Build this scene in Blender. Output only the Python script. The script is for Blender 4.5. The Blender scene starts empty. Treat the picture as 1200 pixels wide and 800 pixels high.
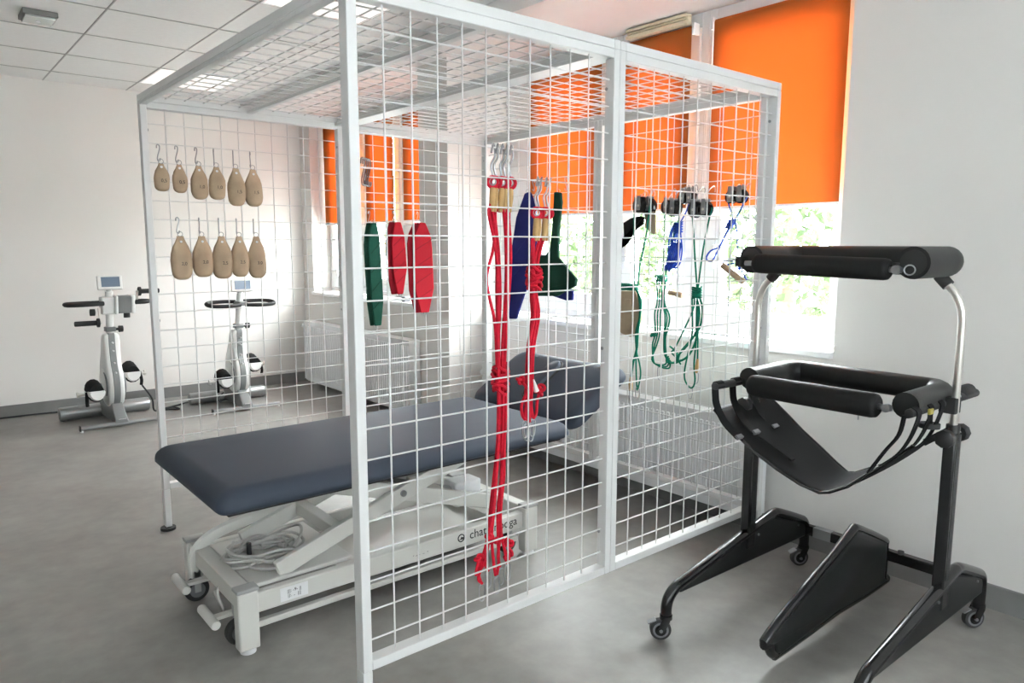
import bpy, bmesh, math, random
from mathutils import Vector, Matrix
random.seed(7)
S = bpy.context.scene
COL = S.collection
PI = math.pi

# ------------------------------------------------------------------ camera
cam_d = bpy.data.cameras.new('camera')
cam_d.sensor_width = 36.0
cam_d.lens = 858.13 / 1200 * 36.0
cam_d.clip_start = 0.05
cam = bpy.data.objects.new('camera', cam_d)
COL.objects.link(cam)
YAW, PITCH, ROLL = 0.8746, -0.1329, 0.0018
fwd = Vector((math.cos(YAW) * math.cos(PITCH), math.sin(YAW) * math.cos(PITCH), math.sin(PITCH)))
rgt = fwd.cross(Vector((0, 0, 1))).normalized()
upv = rgt.cross(fwd)
r2 = math.cos(ROLL) * rgt + math.sin(ROLL) * upv
u2 = -math.sin(ROLL) * rgt + math.cos(ROLL) * upv
M = Matrix((r2, u2, -fwd)).transposed().to_4x4()
M.translation = Vector((-0.8736, -1.6662, 1.3526))
cam.matrix_world = M
S.camera = cam

# ------------------------------------------------------------------ world, exposure
w = bpy.data.worlds.new('overcast_sky')
S.world = w
w.use_nodes = True
bg = w.node_tree.nodes['Background']
bg.inputs['Color'].default_value = (0.96, 0.965, 1.0, 1)
bg.inputs['Strength'].default_value = 22.0
S.view_settings.view_transform = 'Standard'
S.view_settings.look = 'None'
S.view_settings.gamma = 1
S.view_settings.exposure = 1.32
S.view_settings.use_curve_mapping = False
LED = 0.25          # radiance of the ceiling light panels

# ------------------------------------------------------------------ materials
MATS = {}
def mat(name, col, rough=0.5, metal=0.0, var=0.06, scale=8.0, bump=0.0, bscale=60.0, coat=0.0, spec=0.5):
    m = bpy.data.materials.new(name)
    m.use_nodes = True
    nt = m.node_tree
    b = nt.nodes['Principled BSDF']
    tc = nt.nodes.new('ShaderNodeTexCoord')
    n = nt.nodes.new('ShaderNodeTexNoise')
    n.inputs['Scale'].default_value = scale
    n.inputs['Detail'].default_value = 4
    nt.links.new(tc.outputs['Object'], n.inputs['Vector'])
    rp = nt.nodes.new('ShaderNodeValToRGB')
    rp.color_ramp.elements[0].position = 0.3
    rp.color_ramp.elements[1].position = 0.7
    rp.color_ramp.elements[0].color = tuple(c * (1 - var) for c in col) + (1,)
    rp.color_ramp.elements[1].color = tuple(min(1, c * (1 + var)) for c in col) + (1,)
    nt.links.new(n.outputs['Fac'], rp.inputs['Fac'])
    nt.links.new(rp.outputs['Color'], b.inputs['Base Color'])
    b.inputs['Roughness'].default_value = rough
    b.inputs['Metallic'].default_value = metal
    b.inputs['Specular IOR Level'].default_value = spec
    b.inputs['Coat Weight'].default_value = coat
    if bump > 0:
        n2 = nt.nodes.new('ShaderNodeTexNoise')
        n2.inputs['Scale'].default_value = bscale
        n2.inputs['Detail'].default_value = 3
        nt.links.new(tc.outputs['Object'], n2.inputs['Vector'])
        bp = nt.nodes.new('ShaderNodeBump')
        bp.inputs['Strength'].default_value = bump
        bp.inputs['Distance'].default_value = 0.002
        nt.links.new(n2.outputs['Fac'], bp.inputs['Height'])
        nt.links.new(bp.outputs['Normal'], b.inputs['Normal'])
    MATS[name] = m
    return m

mat('wall_paint', (0.74, 0.72, 0.69), 0.75, var=0.015, scale=2, bump=0.08, bscale=220)
mat('ceiling_tile', (0.75, 0.75, 0.74), 0.9, var=0.02, scale=30, bump=0.2, bscale=300)
mat('plasterboard', (0.82, 0.80, 0.79), 0.85, var=0.01)
mat('grid_metal', (0.42, 0.42, 0.41), 0.6, var=0.02)
mat('baseboard', (0.20, 0.20, 0.195), 0.55, var=0.08)
mat('window_white', (0.83, 0.84, 0.84), 0.35, var=0.01)
mat('cage_paint', (0.70, 0.70, 0.69), 0.4, var=0.02)
mat('wire_paint', (0.66, 0.66, 0.65), 0.4, var=0.02)
mat('radiator_white', (0.80, 0.81, 0.82), 0.35, var=0.01)
mat('radiator_grille', (0.55, 0.56, 0.57), 0.5, var=0.02)
mat('couch_vinyl', (0.040, 0.052, 0.075), 0.6, var=0.05, scale=3, bump=0.1, bscale=500, spec=0.35)
mat('couch_frame', (0.62, 0.61, 0.57), 0.4, var=0.02)
mat('couch_cap', (0.36, 0.36, 0.35), 0.5)
mat('cable_grey', (0.50, 0.49, 0.46), 0.5)
mat('print_black', (0.02, 0.02, 0.02), 0.6)
mat('label_white', (0.78, 0.78, 0.78), 0.5)
mat('black_gloss', (0.008, 0.008, 0.009), 0.22, var=0.1, coat=0.2)
mat('black_pad', (0.010, 0.011, 0.011), 0.42, var=0.1, bump=0.12, bscale=250, spec=0.35)
mat('black_foam', (0.012, 0.012, 0.012), 0.62, var=0.1, bump=0.2, bscale=350, spec=0.2)
mat('black_cloth', (0.010, 0.010, 0.010), 0.85, var=0.15, bump=0.3, bscale=500, spec=0.2)
mat('black_rubber', (0.022, 0.022, 0.022), 0.6)
mat('grey_rubber', (0.17, 0.17, 0.18), 0.6)
mat('chrome', (0.72, 0.70, 0.66), 0.28, 1.0)
mat('steel', (0.36, 0.37, 0.38), 0.36, 1.0)
mat('yellow_label', (0.40, 0.33, 0.06), 0.5)
mat('sand_leather', (0.43, 0.31, 0.20), 0.6, var=0.12, scale=14, bump=0.25, bscale=120)
mat('sling_green', (0.012, 0.085, 0.055), 0.8, var=0.1, bump=0.3, bscale=400, spec=0.2)
mat('sling_dark_green', (0.008, 0.05, 0.03), 0.8, var=0.1, bump=0.3, bscale=400, spec=0.2)
mat('sling_red', (0.50, 0.008, 0.022), 0.7, var=0.08, bump=0.3, bscale=400, spec=0.2)
mat('sling_dark_red', (0.30, 0.008, 0.018), 0.8, var=0.08, bump=0.3, bscale=400, spec=0.2)
mat('sling_blue', (0.020, 0.024, 0.16), 0.75, var=0.1, bump=0.3, bscale=400, spec=0.2)
mat('sling_beige', (0.42, 0.33, 0.22), 0.8, var=0.1, bump=0.3, bscale=400, spec=0.2)
mat('rope_red', (0.60, 0.01, 0.03), 0.65, var=0.15, scale=90, bump=0.3, bscale=500, spec=0.2)
mat('rope_green', (0.0, 0.16, 0.09), 0.65, var=0.15, scale=90, bump=0.3, bscale=500, spec=0.2)
mat('rope_blue', (0.02, 0.07, 0.48), 0.65, var=0.15, scale=90, bump=0.3, bscale=500, spec=0.2)
mat('sleeve_tan', (0.50, 0.31, 0.12), 0.6, var=0.12, scale=20)
mat('wood_handle', (0.48, 0.33, 0.20), 0.5, var=0.12, scale=20)
mat('bike_white', (0.78, 0.78, 0.76), 0.35, var=0.02)
mat('bike_grey', (0.24, 0.25, 0.25), 0.4, 0.3)
mat('bike_silver', (0.32, 0.33, 0.33), 0.35, 0.7)
mat('bike_screen', (0.16, 0.21, 0.28), 0.15, var=0.02)
mat('vent_cream', (0.70, 0.62, 0.45), 0.5, var=0.04)
mat('lamp_lens', (0.60, 0.64, 0.62), 0.2, var=0.02)
mat('hook_grey', (0.20, 0.205, 0.21), 0.45, 0.4)
mat('lamp_body', (0.22, 0.22, 0.21), 0.5)
mat('pale_pavement', (0.58, 0.59, 0.56), 0.9, var=0.25, scale=3)  # pale pavement, brightened to bounce daylight up to the soffit and ceiling
mat('bark', (0.10, 0.07, 0.05), 0.9, var=0.2)

def leaf_mat(name, col):
    m = mat(name, col, 0.7, var=0.35, scale=1.5)
    return m
leaf_mat('leaf_a', (0.05, 0.085, 0.026)); leaf_mat('leaf_b', (0.065, 0.105, 0.035)); leaf_mat('leaf_c', (0.04, 0.07, 0.024))

# vinyl floor: cloudy concrete look
def floor_mat():
    m = bpy.data.materials.new('vinyl_floor'); m.use_nodes = True
    nt = m.node_tree; b = nt.nodes['Principled BSDF']
    tc = nt.nodes.new('ShaderNodeTexCoord')
    cols = []
    a = nt.nodes.new('ShaderNodeTexNoise'); a.inputs['Scale'].default_value = 2.2; a.inputs['Detail'].default_value = 6; a.inputs['Roughness'].default_value = 0.62
    c = nt.nodes.new('ShaderNodeTexNoise'); c.inputs['Scale'].default_value = 14; c.inputs['Detail'].default_value = 5
    for n in (a, c): nt.links.new(tc.outputs['Object'], n.inputs['Vector'])
    mx = nt.nodes.new('ShaderNodeMath'); mx.operation = 'MULTIPLY_ADD'; mx.inputs[1].default_value = 0.35
    sc = nt.nodes.new('ShaderNodeMath'); sc.operation = 'MULTIPLY'; sc.inputs[1].default_value = 0.65
    nt.links.new(a.outputs['Fac'], sc.inputs[0]); nt.links.new(c.outputs['Fac'], mx.inputs[0]); nt.links.new(sc.outputs[0], mx.inputs[2])
    rp = nt.nodes.new('ShaderNodeValToRGB')
    rp.color_ramp.elements[0].position = 0.34; rp.color_ramp.elements[0].color = (0.195, 0.187, 0.173, 1)
    rp.color_ramp.elements[1].position = 0.68; rp.color_ramp.elements[1].color = (0.315, 0.303, 0.282, 1)
    nt.links.new(mx.outputs[0], rp.inputs['Fac']); nt.links.new(rp.outputs['Color'], b.inputs['Base Color'])
    r = nt.nodes.new('ShaderNodeMapRange'); r.inputs['To Min'].default_value = 0.36; r.inputs['To Max'].default_value = 0.5
    nt.links.new(c.outputs['Fac'], r.inputs['Value']); nt.links.new(r.outputs[0], b.inputs['Roughness'])
    MATS['vinyl_floor'] = m
floor_mat()

def blind_mat():
    m = bpy.data.materials.new('blind_fabric'); m.use_nodes = True
    nt = m.node_tree; nt.nodes.remove(nt.nodes['Principled BSDF'])
    out = nt.nodes['Material Output']
    tc = nt.nodes.new('ShaderNodeTexCoord'); n = nt.nodes.new('ShaderNodeTexNoise'); n.inputs['Scale'].default_value = 400
    nt.links.new(tc.outputs['Object'], n.inputs['Vector'])
    rp = nt.nodes.new('ShaderNodeValToRGB')
    rp.color_ramp.elements[0].color = (0.46, 0.165, 0.052, 1); rp.color_ramp.elements[1].color = (0.52, 0.185, 0.060, 1)
    nt.links.new(n.outputs['Fac'], rp.inputs['Fac'])
    t = nt.nodes.new('ShaderNodeBsdfTranslucent'); d = nt.nodes.new('ShaderNodeBsdfDiffuse')
    d.inputs['Color'].default_value = (0.55, 0.20, 0.06, 1)
    nt.links.new(rp.outputs['Color'], t.inputs['Color'])
    mx = nt.nodes.new('ShaderNodeMixShader'); mx.inputs['Fac'].default_value = 0.5
    nt.links.new(t.outputs[0], mx.inputs[1]); nt.links.new(d.outputs[0], mx.inputs[2]); nt.links.new(mx.outputs[0], out.inputs['Surface'])
    MATS['blind_fabric'] = m
blind_mat()
def fill_fabric_mat():  # translucent cloth that diffuses the added fill window
    m = bpy.data.materials.new('fill_fabric'); m.use_nodes = True
    nt = m.node_tree; nt.nodes.remove(nt.nodes['Principled BSDF'])
    out = nt.nodes['Material Output']
    tc = nt.nodes.new('ShaderNodeTexCoord'); n = nt.nodes.new('ShaderNodeTexNoise'); n.inputs['Scale'].default_value = 300
    nt.links.new(tc.outputs['Object'], n.inputs['Vector'])
    rp = nt.nodes.new('ShaderNodeValToRGB')
    rp.color_ramp.elements[0].color = (0.55, 0.56, 0.58, 1); rp.color_ramp.elements[1].color = (0.61, 0.62, 0.64, 1)
    nt.links.new(n.outputs['Fac'], rp.inputs['Fac'])
    t = nt.nodes.new('ShaderNodeBsdfTranslucent'); d = nt.nodes.new('ShaderNodeBsdfDiffuse')
    d.inputs['Color'].default_value = (0.7, 0.69, 0.66, 1)
    nt.links.new(rp.outputs['Color'], t.inputs['Color'])
    mx = nt.nodes.new('ShaderNodeMixShader'); mx.inputs['Fac'].default_value = 0.72
    nt.links.new(t.outputs[0], mx.inputs[1]); nt.links.new(d.outputs[0], mx.inputs[2]); nt.links.new(mx.outputs[0], out.inputs['Surface'])
    MATS['fill_fabric'] = m
fill_fabric_mat()

def glass_mat():
    m = bpy.data.materials.new('window_glass'); m.use_nodes = True
    nt = m.node_tree; nt.nodes.remove(nt.nodes['Principled BSDF'])
    out = nt.nodes['Material Output']
    t = nt.nodes.new('ShaderNodeBsdfTransparent'); t.inputs['Color'].default_value = (0.93, 0.96, 0.95, 1)
    g = nt.nodes.new('ShaderNodeBsdfGlossy'); g.inputs['Roughness'].default_value = 0.02
    mx = nt.nodes.new('ShaderNodeMixShader'); mx.inputs['Fac'].default_value = 0.05
    nt.links.new(t.outputs[0], mx.inputs[1]); nt.links.new(g.outputs[0], mx.inputs[2]); nt.links.new(mx.outputs[0], out.inputs['Surface'])
    MATS['window_glass'] = m
glass_mat()

def led_mat():
    m = bpy.data.materials.new('led_diffuser'); m.use_nodes = True
    b = m.node_tree.nodes['Principled BSDF']
    b.inputs['Base Color'].default_value = (0.85, 0.85, 0.85, 1)
    b.inputs['Emission Color'].default_value = (1.0, 0.955, 0.90, 1)
    b.inputs['Emission Strength'].default_value = LED
    MATS['led_diffuser'] = m
led_mat()

# ------------------------------------------------------------------ mesh helpers
def catmull(pts, n=6, closed=False):
    P = [Vector(p) for p in pts]
    if len(P) < 3: return P
    out = []
    m = len(P)
    rng = range(m) if closed else range(m - 1)
    for i in rng:
        p1, p2 = P[i], P[(i + 1) % m]
        p0 = P[i - 1] if (i > 0 or closed) else p1 * 2 - p2
        p3 = P[(i + 2) % m] if (i + 2 < m or closed) else p2 * 2 - p1
        for k in range(n):
            t = k / n
            out.append(0.5 * ((2 * p1) + (p2 - p0) * t + (2 * p0 - 5 * p1 + 4 * p2 - p3) * t * t + (3 * p1 - p0 - 3 * p2 + p3) * t ** 3))
    if not closed: out.append(P[-1])
    return out

class MB:
    def __init__(self): self.bm = bmesh.new()
    def box(self, c, s, rot=None):
        c = Vector(c); h = Vector(s) / 2
        vs = []
        for z in (-1, 1):
            for x, y in ((-1, -1), (1, -1), (1, 1), (-1, 1)):
                v = Vector((x * h.x, y * h.y, z * h.z))
                if rot is not None: v = rot @ v
                vs.append(self.bm.verts.new(c + v))
        for f in ((3, 2, 1, 0), (4, 5, 6, 7), (0, 1, 5, 4), (1, 2, 6, 5), (2, 3, 7, 6), (3, 0, 4, 7)):
            self.bm.faces.new([vs[i] for i in f])
        return self
    def bx(self, x0, x1, y0, y1, z0, z1):
        return self.box(((x0 + x1) / 2, (y0 + y1) / 2, (z0 + z1) / 2), (x1 - x0, y1 - y0, z1 - z0))
    def bar(self, p0, p1, wd, ht, up=(0, 0, 1)):
        p0, p1 = Vector(p0), Vector(p1); d = (p1 - p0); L = d.length; d.normalize()
        s = d.cross(Vector(up)).normalized(); u = s.cross(d)
        R = Matrix((d, s, u)).transposed()
        return self.box((p0 + p1) / 2, (L, wd, ht), R)
    def tube(self, pts, r, seg=8, closed=False, caps=True, flat=1.0):
        P = [Vector(p) for p in pts]; n = len(P)
        rr = r if isinstance(r, (list, tuple)) else [r] * n
        def tan(i):
            if closed: return (P[(i + 1) % n] - P[i - 1]).normalized()
            if i == 0: return (P[1] - P[0]).normalized()
            if i == n - 1: return (P[-1] - P[-2]).normalized()
            return (P[i + 1] - P[i - 1]).normalized()
        t = tan(0); a = Vector((0, 0, 1)) if abs(t.z) < 0.9 else Vector((1, 0, 0))
        nrm = t.cross(a).normalized(); rings = []
        for i in range(n):
            t2 = tan(i); ax = t.cross(t2)
            if ax.length > 1e-7: nrm = Matrix.Rotation(t.angle(t2), 3, ax.normalized()) @ nrm
            t = t2; bn = t.cross(nrm)
            rings.append([self.bm.verts.new(P[i] + rr[i] * (math.cos(2 * PI * k / seg) * nrm + flat * math.sin(2 * PI * k / seg) * bn)) for k in range(seg)])
        rng = n if closed else n - 1
        for i in range(rng):
            A, B = rings[i], rings[(i + 1) % n]
            for k in range(seg):
                self.bm.faces.new((A[k], A[(k + 1) % seg], B[(k + 1) % seg], B[k]))
        if not closed and caps:
            self.bm.faces.new(rings[0][::-1]); self.bm.faces.new(rings[-1])
        return self
    def cyl(self, p0, p1, r, seg=16, r1=None):
        return self.tube([p0, p1], [r, r if r1 is None else r1], seg)
    def rod(self, p0, p1, r, seg=20, e=0.3):      # cylinder with rounded ends
        p0, p1 = Vector(p0), Vector(p1); d = (p1 - p0).normalized(); q = r * e
        pts = [p0, p0 + d * q * 0.3, p0 + d * q, p1 - d * q, p1 - d * q * 0.3, p1]
        return self.tube(pts, [r * .75, r * .93, r, r, r * .93, r * .75], seg)
    def ring(self, c, r, rt, nrm=(0, 1, 0), seg=16, ts=6):
        n = Vector(nrm).normalized(); a = Vector((0, 0, 1)) if abs(n.z) < .9 else Vector((1, 0, 0))
        x = n.cross(a).normalized(); y = n.cross(x); c = Vector(c)
        return self.tube([c + r * (math.cos(2 * PI * k / seg) * x + math.sin(2 * PI * k / seg) * y) for k in range(seg)], rt, ts, closed=True)
    def prism(self, poly, f, d):
        """poly 2-D list, f maps (a,b)->Vector, d = thickness vector"""
        d = Vector(d)
        A = [self.bm.verts.new(Vector(f(a, b))) for a, b in poly]
        B = [self.bm.verts.new(Vector(f(a, b)) + d) for a, b in poly]
        n = len(poly)
        self.bm.faces.new(A); self.bm.faces.new(B[::-1])
        for i in range(n): self.bm.faces.new((A[i], B[i], B[(i + 1) % n], A[(i + 1) % n]))
        return self
    def loft(self, secs, cap=True):
        R = [[self.bm.verts.new(p) for p in s] for s in secs]; n = len(R[0])
        for i in range(len(R) - 1):
            for k in range(n):
                self.bm.faces.new((R[i][k], R[i][(k + 1) % n], R[i + 1][(k + 1) % n], R[i + 1][k]))
        if cap: self.bm.faces.new(R[0][::-1]); self.bm.faces.new(R[-1])
        return self
    def build(self, name, material, parent=None, loc=None, bevel=0, bseg=2, smooth=True, sub=0, ang=40):
        bmesh.ops.recalc_face_normals(self.bm, faces=self.bm.faces)
        o_ = Vector((0, 0, 0))
        if loc is not None: o_ = Vector(loc)
        elif parent is not None: o_ = parent.get('_o') and Vector(parent['_o']) or Vector((0, 0, 0))
        if o_.length > 0: bmesh.ops.translate(self.bm, verts=self.bm.verts, vec=-o_)
        me = bpy.data.meshes.new(name); self.bm.to_mesh(me); self.bm.free()
        me.materials.append(MATS[material])
        if smooth:
            for p in me.polygons: p.use_smooth = True
            me.set_sharp_from_angle(angle=math.radians(ang))
        o = bpy.data.objects.new(name, me); COL.objects.link(o)
        if parent is not None:
            o.parent = parent
            if parent.type == 'MESH' and parent.get('_o') is None: pass
        elif loc is not None: o.location = loc
        o['_o'] = [0.0, 0.0, 0.0] if parent is None and loc is None else list(o_)
        if parent is not None: o['_o'] = list(parent.get('_o', [0.0, 0.0, 0.0]))
        if bevel:
            b = o.modifiers.new('bevel', 'BEVEL'); b.width = bevel; b.segments = bseg; b.limit_method = 'ANGLE'; b.angle_limit = math.radians(35)
        if sub:
            s = o.modifiers.new('subdivision', 'SUBSURF'); s.levels = sub; s.render_levels = sub
        return o

def tag(o, label, cat, group=None):
    o['label'] = label; o['category'] = cat
    if group: o['group'] = group
    return o
def struct(o, label=None):
    o['kind'] = 'structure'
    if label: o['label'] = label
    return o
def thing(name, label, cat, loc=(0, 0, 0), rotz=0, group=None, local=False):
    """Empty at the base. Parts are written in world metres unless local=True"""
    o = bpy.data.objects.new(name, None); COL.objects.link(o)
    o.empty_display_size = 0.1
    o.location = loc; o.rotation_euler = (0, 0, rotz)
    o['_o'] = [0.0, 0.0, 0.0] if local else list(loc)
    if label: tag(o, label, cat, group)
    return o
def copy_part(src, parent, loc=None):
    c = src.copy(); COL.objects.link(c); c.parent = parent
    if loc is not None: c.location = loc
    return c
def text_part(name, body, size, material, parent, mtx, align='CENTER'):
    cu = bpy.data.curves.new('txt', 'FONT'); cu.body = body; cu.size = size; cu.align_x = align; cu.align_y = 'CENTER'; cu.extrude = 0.0003
    t = bpy.data.objects.new('txt', cu); COL.objects.link(t)
    bpy.context.view_layer.update()
    me = bpy.data.meshes.new_from_object(t.evaluated_get(bpy.context.evaluated_depsgraph_get()))
    bpy.data.objects.remove(t); bpy.data.curves.remove(cu)
    o = parent.get('_o', [0, 0, 0])
    me.transform(Matrix.Translation(-Vector(o)) @ mtx)
    me.materials.clear(); me.materials.append(MATS[material])
    ob = bpy.data.objects.new(name, me); COL.objects.link(ob); ob.parent = parent
    ob['_o'] = list(o)
    return ob
def facing_minus_y(x, y, z): return Matrix.Translation((x, y, z)) @ Matrix.Rotation(PI / 2, 4, 'X')

# ================================================================== THE ROOM
XW = 2.17      # window wall, room face
YB = 5.145     # far wall
X0, Y0 = -3.4, -3.2
ZC, ZS = 2.594, 2.51   # tile ceiling, soffit by the windows
XS = 1.62
struct(MB().bx(X0 - .2, XW + .25, Y0 - .2, YB + .2, -.1, 0).build('floor', 'vinyl_floor', smooth=False), 'mottled grey vinyl floor')
struct(MB().bx(X0 - .2, XW + .3, YB, YB + .2, 0, 2.8).build('wall_back', 'wall_paint', smooth=False), 'off-white wall behind the exercise bikes')
struct(MB().bx(X0 - .2, X0, Y0, YB, 0, 2.8).build('wall_left', 'wall_paint', smooth=False), 'off-white side wall')
FILL_WIN = (-2.6, 1.7, .9, 2.3)     # unseen window band, added behind the camera for frontal fill light
lw = MB().bx(X0 - .2, FILL_WIN[0], Y0 - .2, Y0, 0, 2.8).bx(FILL_WIN[1], XW + .3, Y0 - .2, Y0, 0, 2.8)
lw.bx(FILL_WIN[0], FILL_WIN[1], Y0 - .2, Y0, 0, FILL_WIN[2]).bx(FILL_WIN[0], FILL_WIN[1], Y0 - .2, Y0, FILL_WIN[3], 2.8)
struct(lw.build('wall_front', 'wall_paint', smooth=False), 'off-white wall with an added window band for fill light')
# window wall: two openings  A: Y -.17..2.26 , B: Y 2.60..4.93
XG = 2.42     # outer face of the wall
OPEN = [(-.17, 2.26), (2.60, 4.93)]
ZSILL = .895
wm = MB()
wm.bx(XW, XG, Y0, OPEN[0][0], 0, 2.8)
wm.bx(XW, XG, OPEN[0][1], OPEN[1][0], 0, 2.8)
wm.bx(XW, XG, OPEN[1][1], YB, 0, 2.8)
for a, b in OPEN:
    wm.bx(XW, XG, a, b, 0, ZSILL - .03)
    wm.bx(XW, XG, a, b, ZS + .01, 2.8)
struct(wm.build('wall_right', 'wall_paint', smooth=False), 'off-white wall with the two window bays')
struct(MB().bx(1.87, XW, 2.26, 2.60, 0, ZS).build('wall_pillar', 'wall_paint', bevel=.004), 'square pillar between the two window bays')
# baseboards
struct(MB().bx(X0, XW, YB - .012, YB, 0, .095).build('baseboard_back', 'baseboard', bevel=.003))
struct(MB().bx(XW - .012, XW, Y0, 2.26, 0, .095).build('baseboard_right', 'baseboard', bevel=.003))
struct(MB().bx(1.858, 1.87, 2.248, 2.60, 0, .095).bx(1.87, XW - .012, 2.248, 2.26, 0, .095).build('baseboard_pillar', 'baseboard', bevel=.003))
# ceiling
ceil = struct(MB().bx(X0 - .2, XG + .2, Y0 - .2, YB + .2, ZC + .012, ZC + .1).build('ceiling', 'grid_metal', smooth=False), 'suspended ceiling of square white tiles')
TX, TY = .583, .625
tile_me = None
xs = [.105 + TX * k for k in range(-7, 3)]
xs = [max(x, X0) for x in xs if x + TX > X0]
ys = [4.76 - TY * k for k in range(-1, 14)]
LEDS = {(.105 + TX, 4.76), (.105 + TX, 4.76 - 4 * TY), (.105 - TX * 3, 4.76 - 2 * TY)}
g = .004
for k in range(-6, 3):
    x = .105 + TX * k
    xa, xb = max(x, X0), min(x + TX, XS)
    if xb - xa < .05: continue
    for j in range(-1, 13):
        y = 4.76 - TY * j
        ya, yb = max(y - TY, Y0), min(y, YB)
        if yb - ya < .05: continue
        full = abs(xb - xa - TX) < 1e-3 and abs(yb - ya - TY) < 1e-3
        isled = any(abs(x - a) < .01 and abs(y - b) < .01 for a, b in LEDS)
        if isled:
            t = thing('ceiling_light', 'square panel light set in the tile ceiling' + (' above the far bike' if j == 0 and k == 1 else ' above the white cage' if k == 1 and j == 4 else ' towards the side wall'), 'light', ((xa + xb) / 2, (ya + yb) / 2, ZC), group='square ceiling panel lights')
            fr = MB(); q = .014
            fr.bx(xa + g, xb - g, ya + g, ya + q, ZC - .004, ZC + .012).bx(xa + g, xb - g, yb - q, yb - g, ZC - .004, ZC + .012)
            fr.bx(xa + g, xa + q, ya + q, yb - q, ZC - .004, ZC + .012).bx(xb - q, xb - g, ya + q, yb - q, ZC - .004, ZC + .012)
            fr.build('frame', 'window_white', t)
            MB().bx(xa + q, xb - q, ya + q, yb - q, ZC, ZC + .01).build('diffuser', 'led_diffuser', t, smooth=False)
            continue
        c = ((xa + xb) / 2, (ya + yb) / 2, ZC)
        if full and tile_me:
            o = bpy.data.objects.new('tile', tile_me); COL.objects.link(o); o.parent = ceil; o.location = c
            bv = o.modifiers.new('bevel', 'BEVEL'); bv.width = .003; bv.segments = 1
        else:
            o = MB().box((0, 0, .006), (xb - xa - 2 * g, yb - ya - 2 * g, .012)).build('tile', 'ceiling_tile', smooth=False, bevel=.003, bseg=1)
            o.parent = ceil; o.location = c
            if full: tile_me = o.data
for k in range(-6, 3):
    x = .105 + TX * k
    if X0 < x < XS - .02:
        o = MB().box((0, 0, 0), (.007, YB - Y0, .004)).build('grid_bar', 'grid_metal', smooth=False); o.parent = ceil; o.location = (x, (Y0 + YB) / 2, ZC - .0005)
for j in range(0, 13):
    y = 4.76 - TY * j
    o = MB().box((0, 0, 0), (XS - X0, .007, .004)).build('grid_bar', 'grid_metal', smooth=False); o.parent = ceil; o.location = ((XS + X0) / 2, y, ZC - .001)
# lowered plasterboard strip along the windows
struct(MB().bx(XS, XG, Y0, YB, ZS, ZC + .012).build('trim_soffit', 'plasterboard', smooth=False), 'smooth lowered ceiling strip along the window wall')
# outdoor facing windows ---------------------------------------------------
XF = 2.352     # window frame plane (room side)
UNITS = [(-.17, .65), (.65, 1.27), (1.27, 2.26), (2.60, 3.55), (3.55, 4.165), (4.165, 4.93)]
PANE_L = [None, None, 2.0, None, None, None]
def window(idx, a, b, label, fill_to=None):
    t = thing('window_%d' % idx, None, None, (XF, (a + b) / 2, ZSILL)); struct(t, label)
    z0, z1 = ZSILL, ZS
    f = .045
    m = MB()
    y1 = b if fill_to is None else fill_to
    m.bx(XF, XF + .06, a, a + f, z0, z1).bx(XF, XF + .06, y1 - f, b, z0, z1)
    m.bx(XF, XF + .06, a + f, y1 - f, z0, z0 + f).bx(XF, XF + .06, a + f, y1 - f, z1 - .07, z1)
    m.build('window_frame', 'window_white', t, bevel=.004)
    s = .072 if idx == 1 else .105; a2, b2, c0, c1 = a + f + .004, y1 - f - .004, z0 + f + .004, z1 - .074
    sash = MB()
    sash.bx(XF - .012, XF + .05, a2, a2 + s, c0, c1).bx(XF - .012, XF + .05, b2 - s, b2, c0, c1)
    sash.bx(XF - .012, XF + .05, a2 + s, b2 - s, c0, c0 + s).bx(XF - .012, XF + .05, a2 + s, b2 - s, c1 - s, c1)
    sash.build('sash', 'window_white', t, bevel=.004)
    MB().bx(XF - .006, XF - .002, a2 + s, b2 - s, c0 + s, c1 - s).build('pane', 'window_glass', t, smooth=False)
    hd = MB().bx(XF - .02, XF - .012, b2 - s + .012, b2 - s + .038, 1.30, 1.37).bx(XF - .045, XF - .02, b2 - s + .018, b2 - s + .032, 1.335, 1.35).bx(XF - .045, XF - .033, b2 - s + .018, b2 - s + .032, 1.23, 1.35)
    hd.build('handle', 'window_white', t, bevel=.002)
window(1, -.17, .65, 'window nearest the right wall, half covered by an orange blind')
window(2, .65, 1.27, 'middle window of the bay behind the cage end')
window(3, 1.27, 2.26, 'window next to the pillar in the near bay', 2.03)
window(4, 2.60, 3.55, 'window beside the pillar in the far bay')
window(5, 3.55, 4.165, 'middle window of the far bay')
window(6, 4.165, 4.93, 'window in the corner by the far wall')
for i, (a, b) in enumerate(OPEN):
    o = MB().bx(XW - .03, XF, a + .001, b - .001, ZSILL - .03, ZSILL).build('trim_%d' % (i + 1), 'window_white', bevel=.006)
    struct(o, 'white window sill of the near bay' if i == 0 else 'white window sill of the far bay')

# daylight portals in the openings (sampling aid for the sky light)
t = thing('window_7', None, None, (-.45, Y0 - .1, FILL_WIN[2])); struct(t, 'added window band behind the camera for fill light')  # unseen window, put in to light the room from the front
m = MB().bx(FILL_WIN[0], FILL_WIN[1], Y0 - .13, Y0 - .07, FILL_WIN[2], FILL_WIN[2] + .06).bx(FILL_WIN[0], FILL_WIN[1], Y0 - .13, Y0 - .07, FILL_WIN[3] - .06, FILL_WIN[3])
for k in range(6):
    x = FILL_WIN[0] + .04 + k * (FILL_WIN[1] - FILL_WIN[0] - .08) / 5
    m.bx(x - .04, x + .04, Y0 - .13, Y0 - .07, FILL_WIN[2] + .06, FILL_WIN[3] - .06)
m.build('window_frame', 'window_white', t)
MB().bx(FILL_WIN[0], FILL_WIN[1], Y0 - .102, Y0 - .098, FILL_WIN[2] + .06, FILL_WIN[3] - .06).build('pane', 'window_glass', t, smooth=False)
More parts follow.
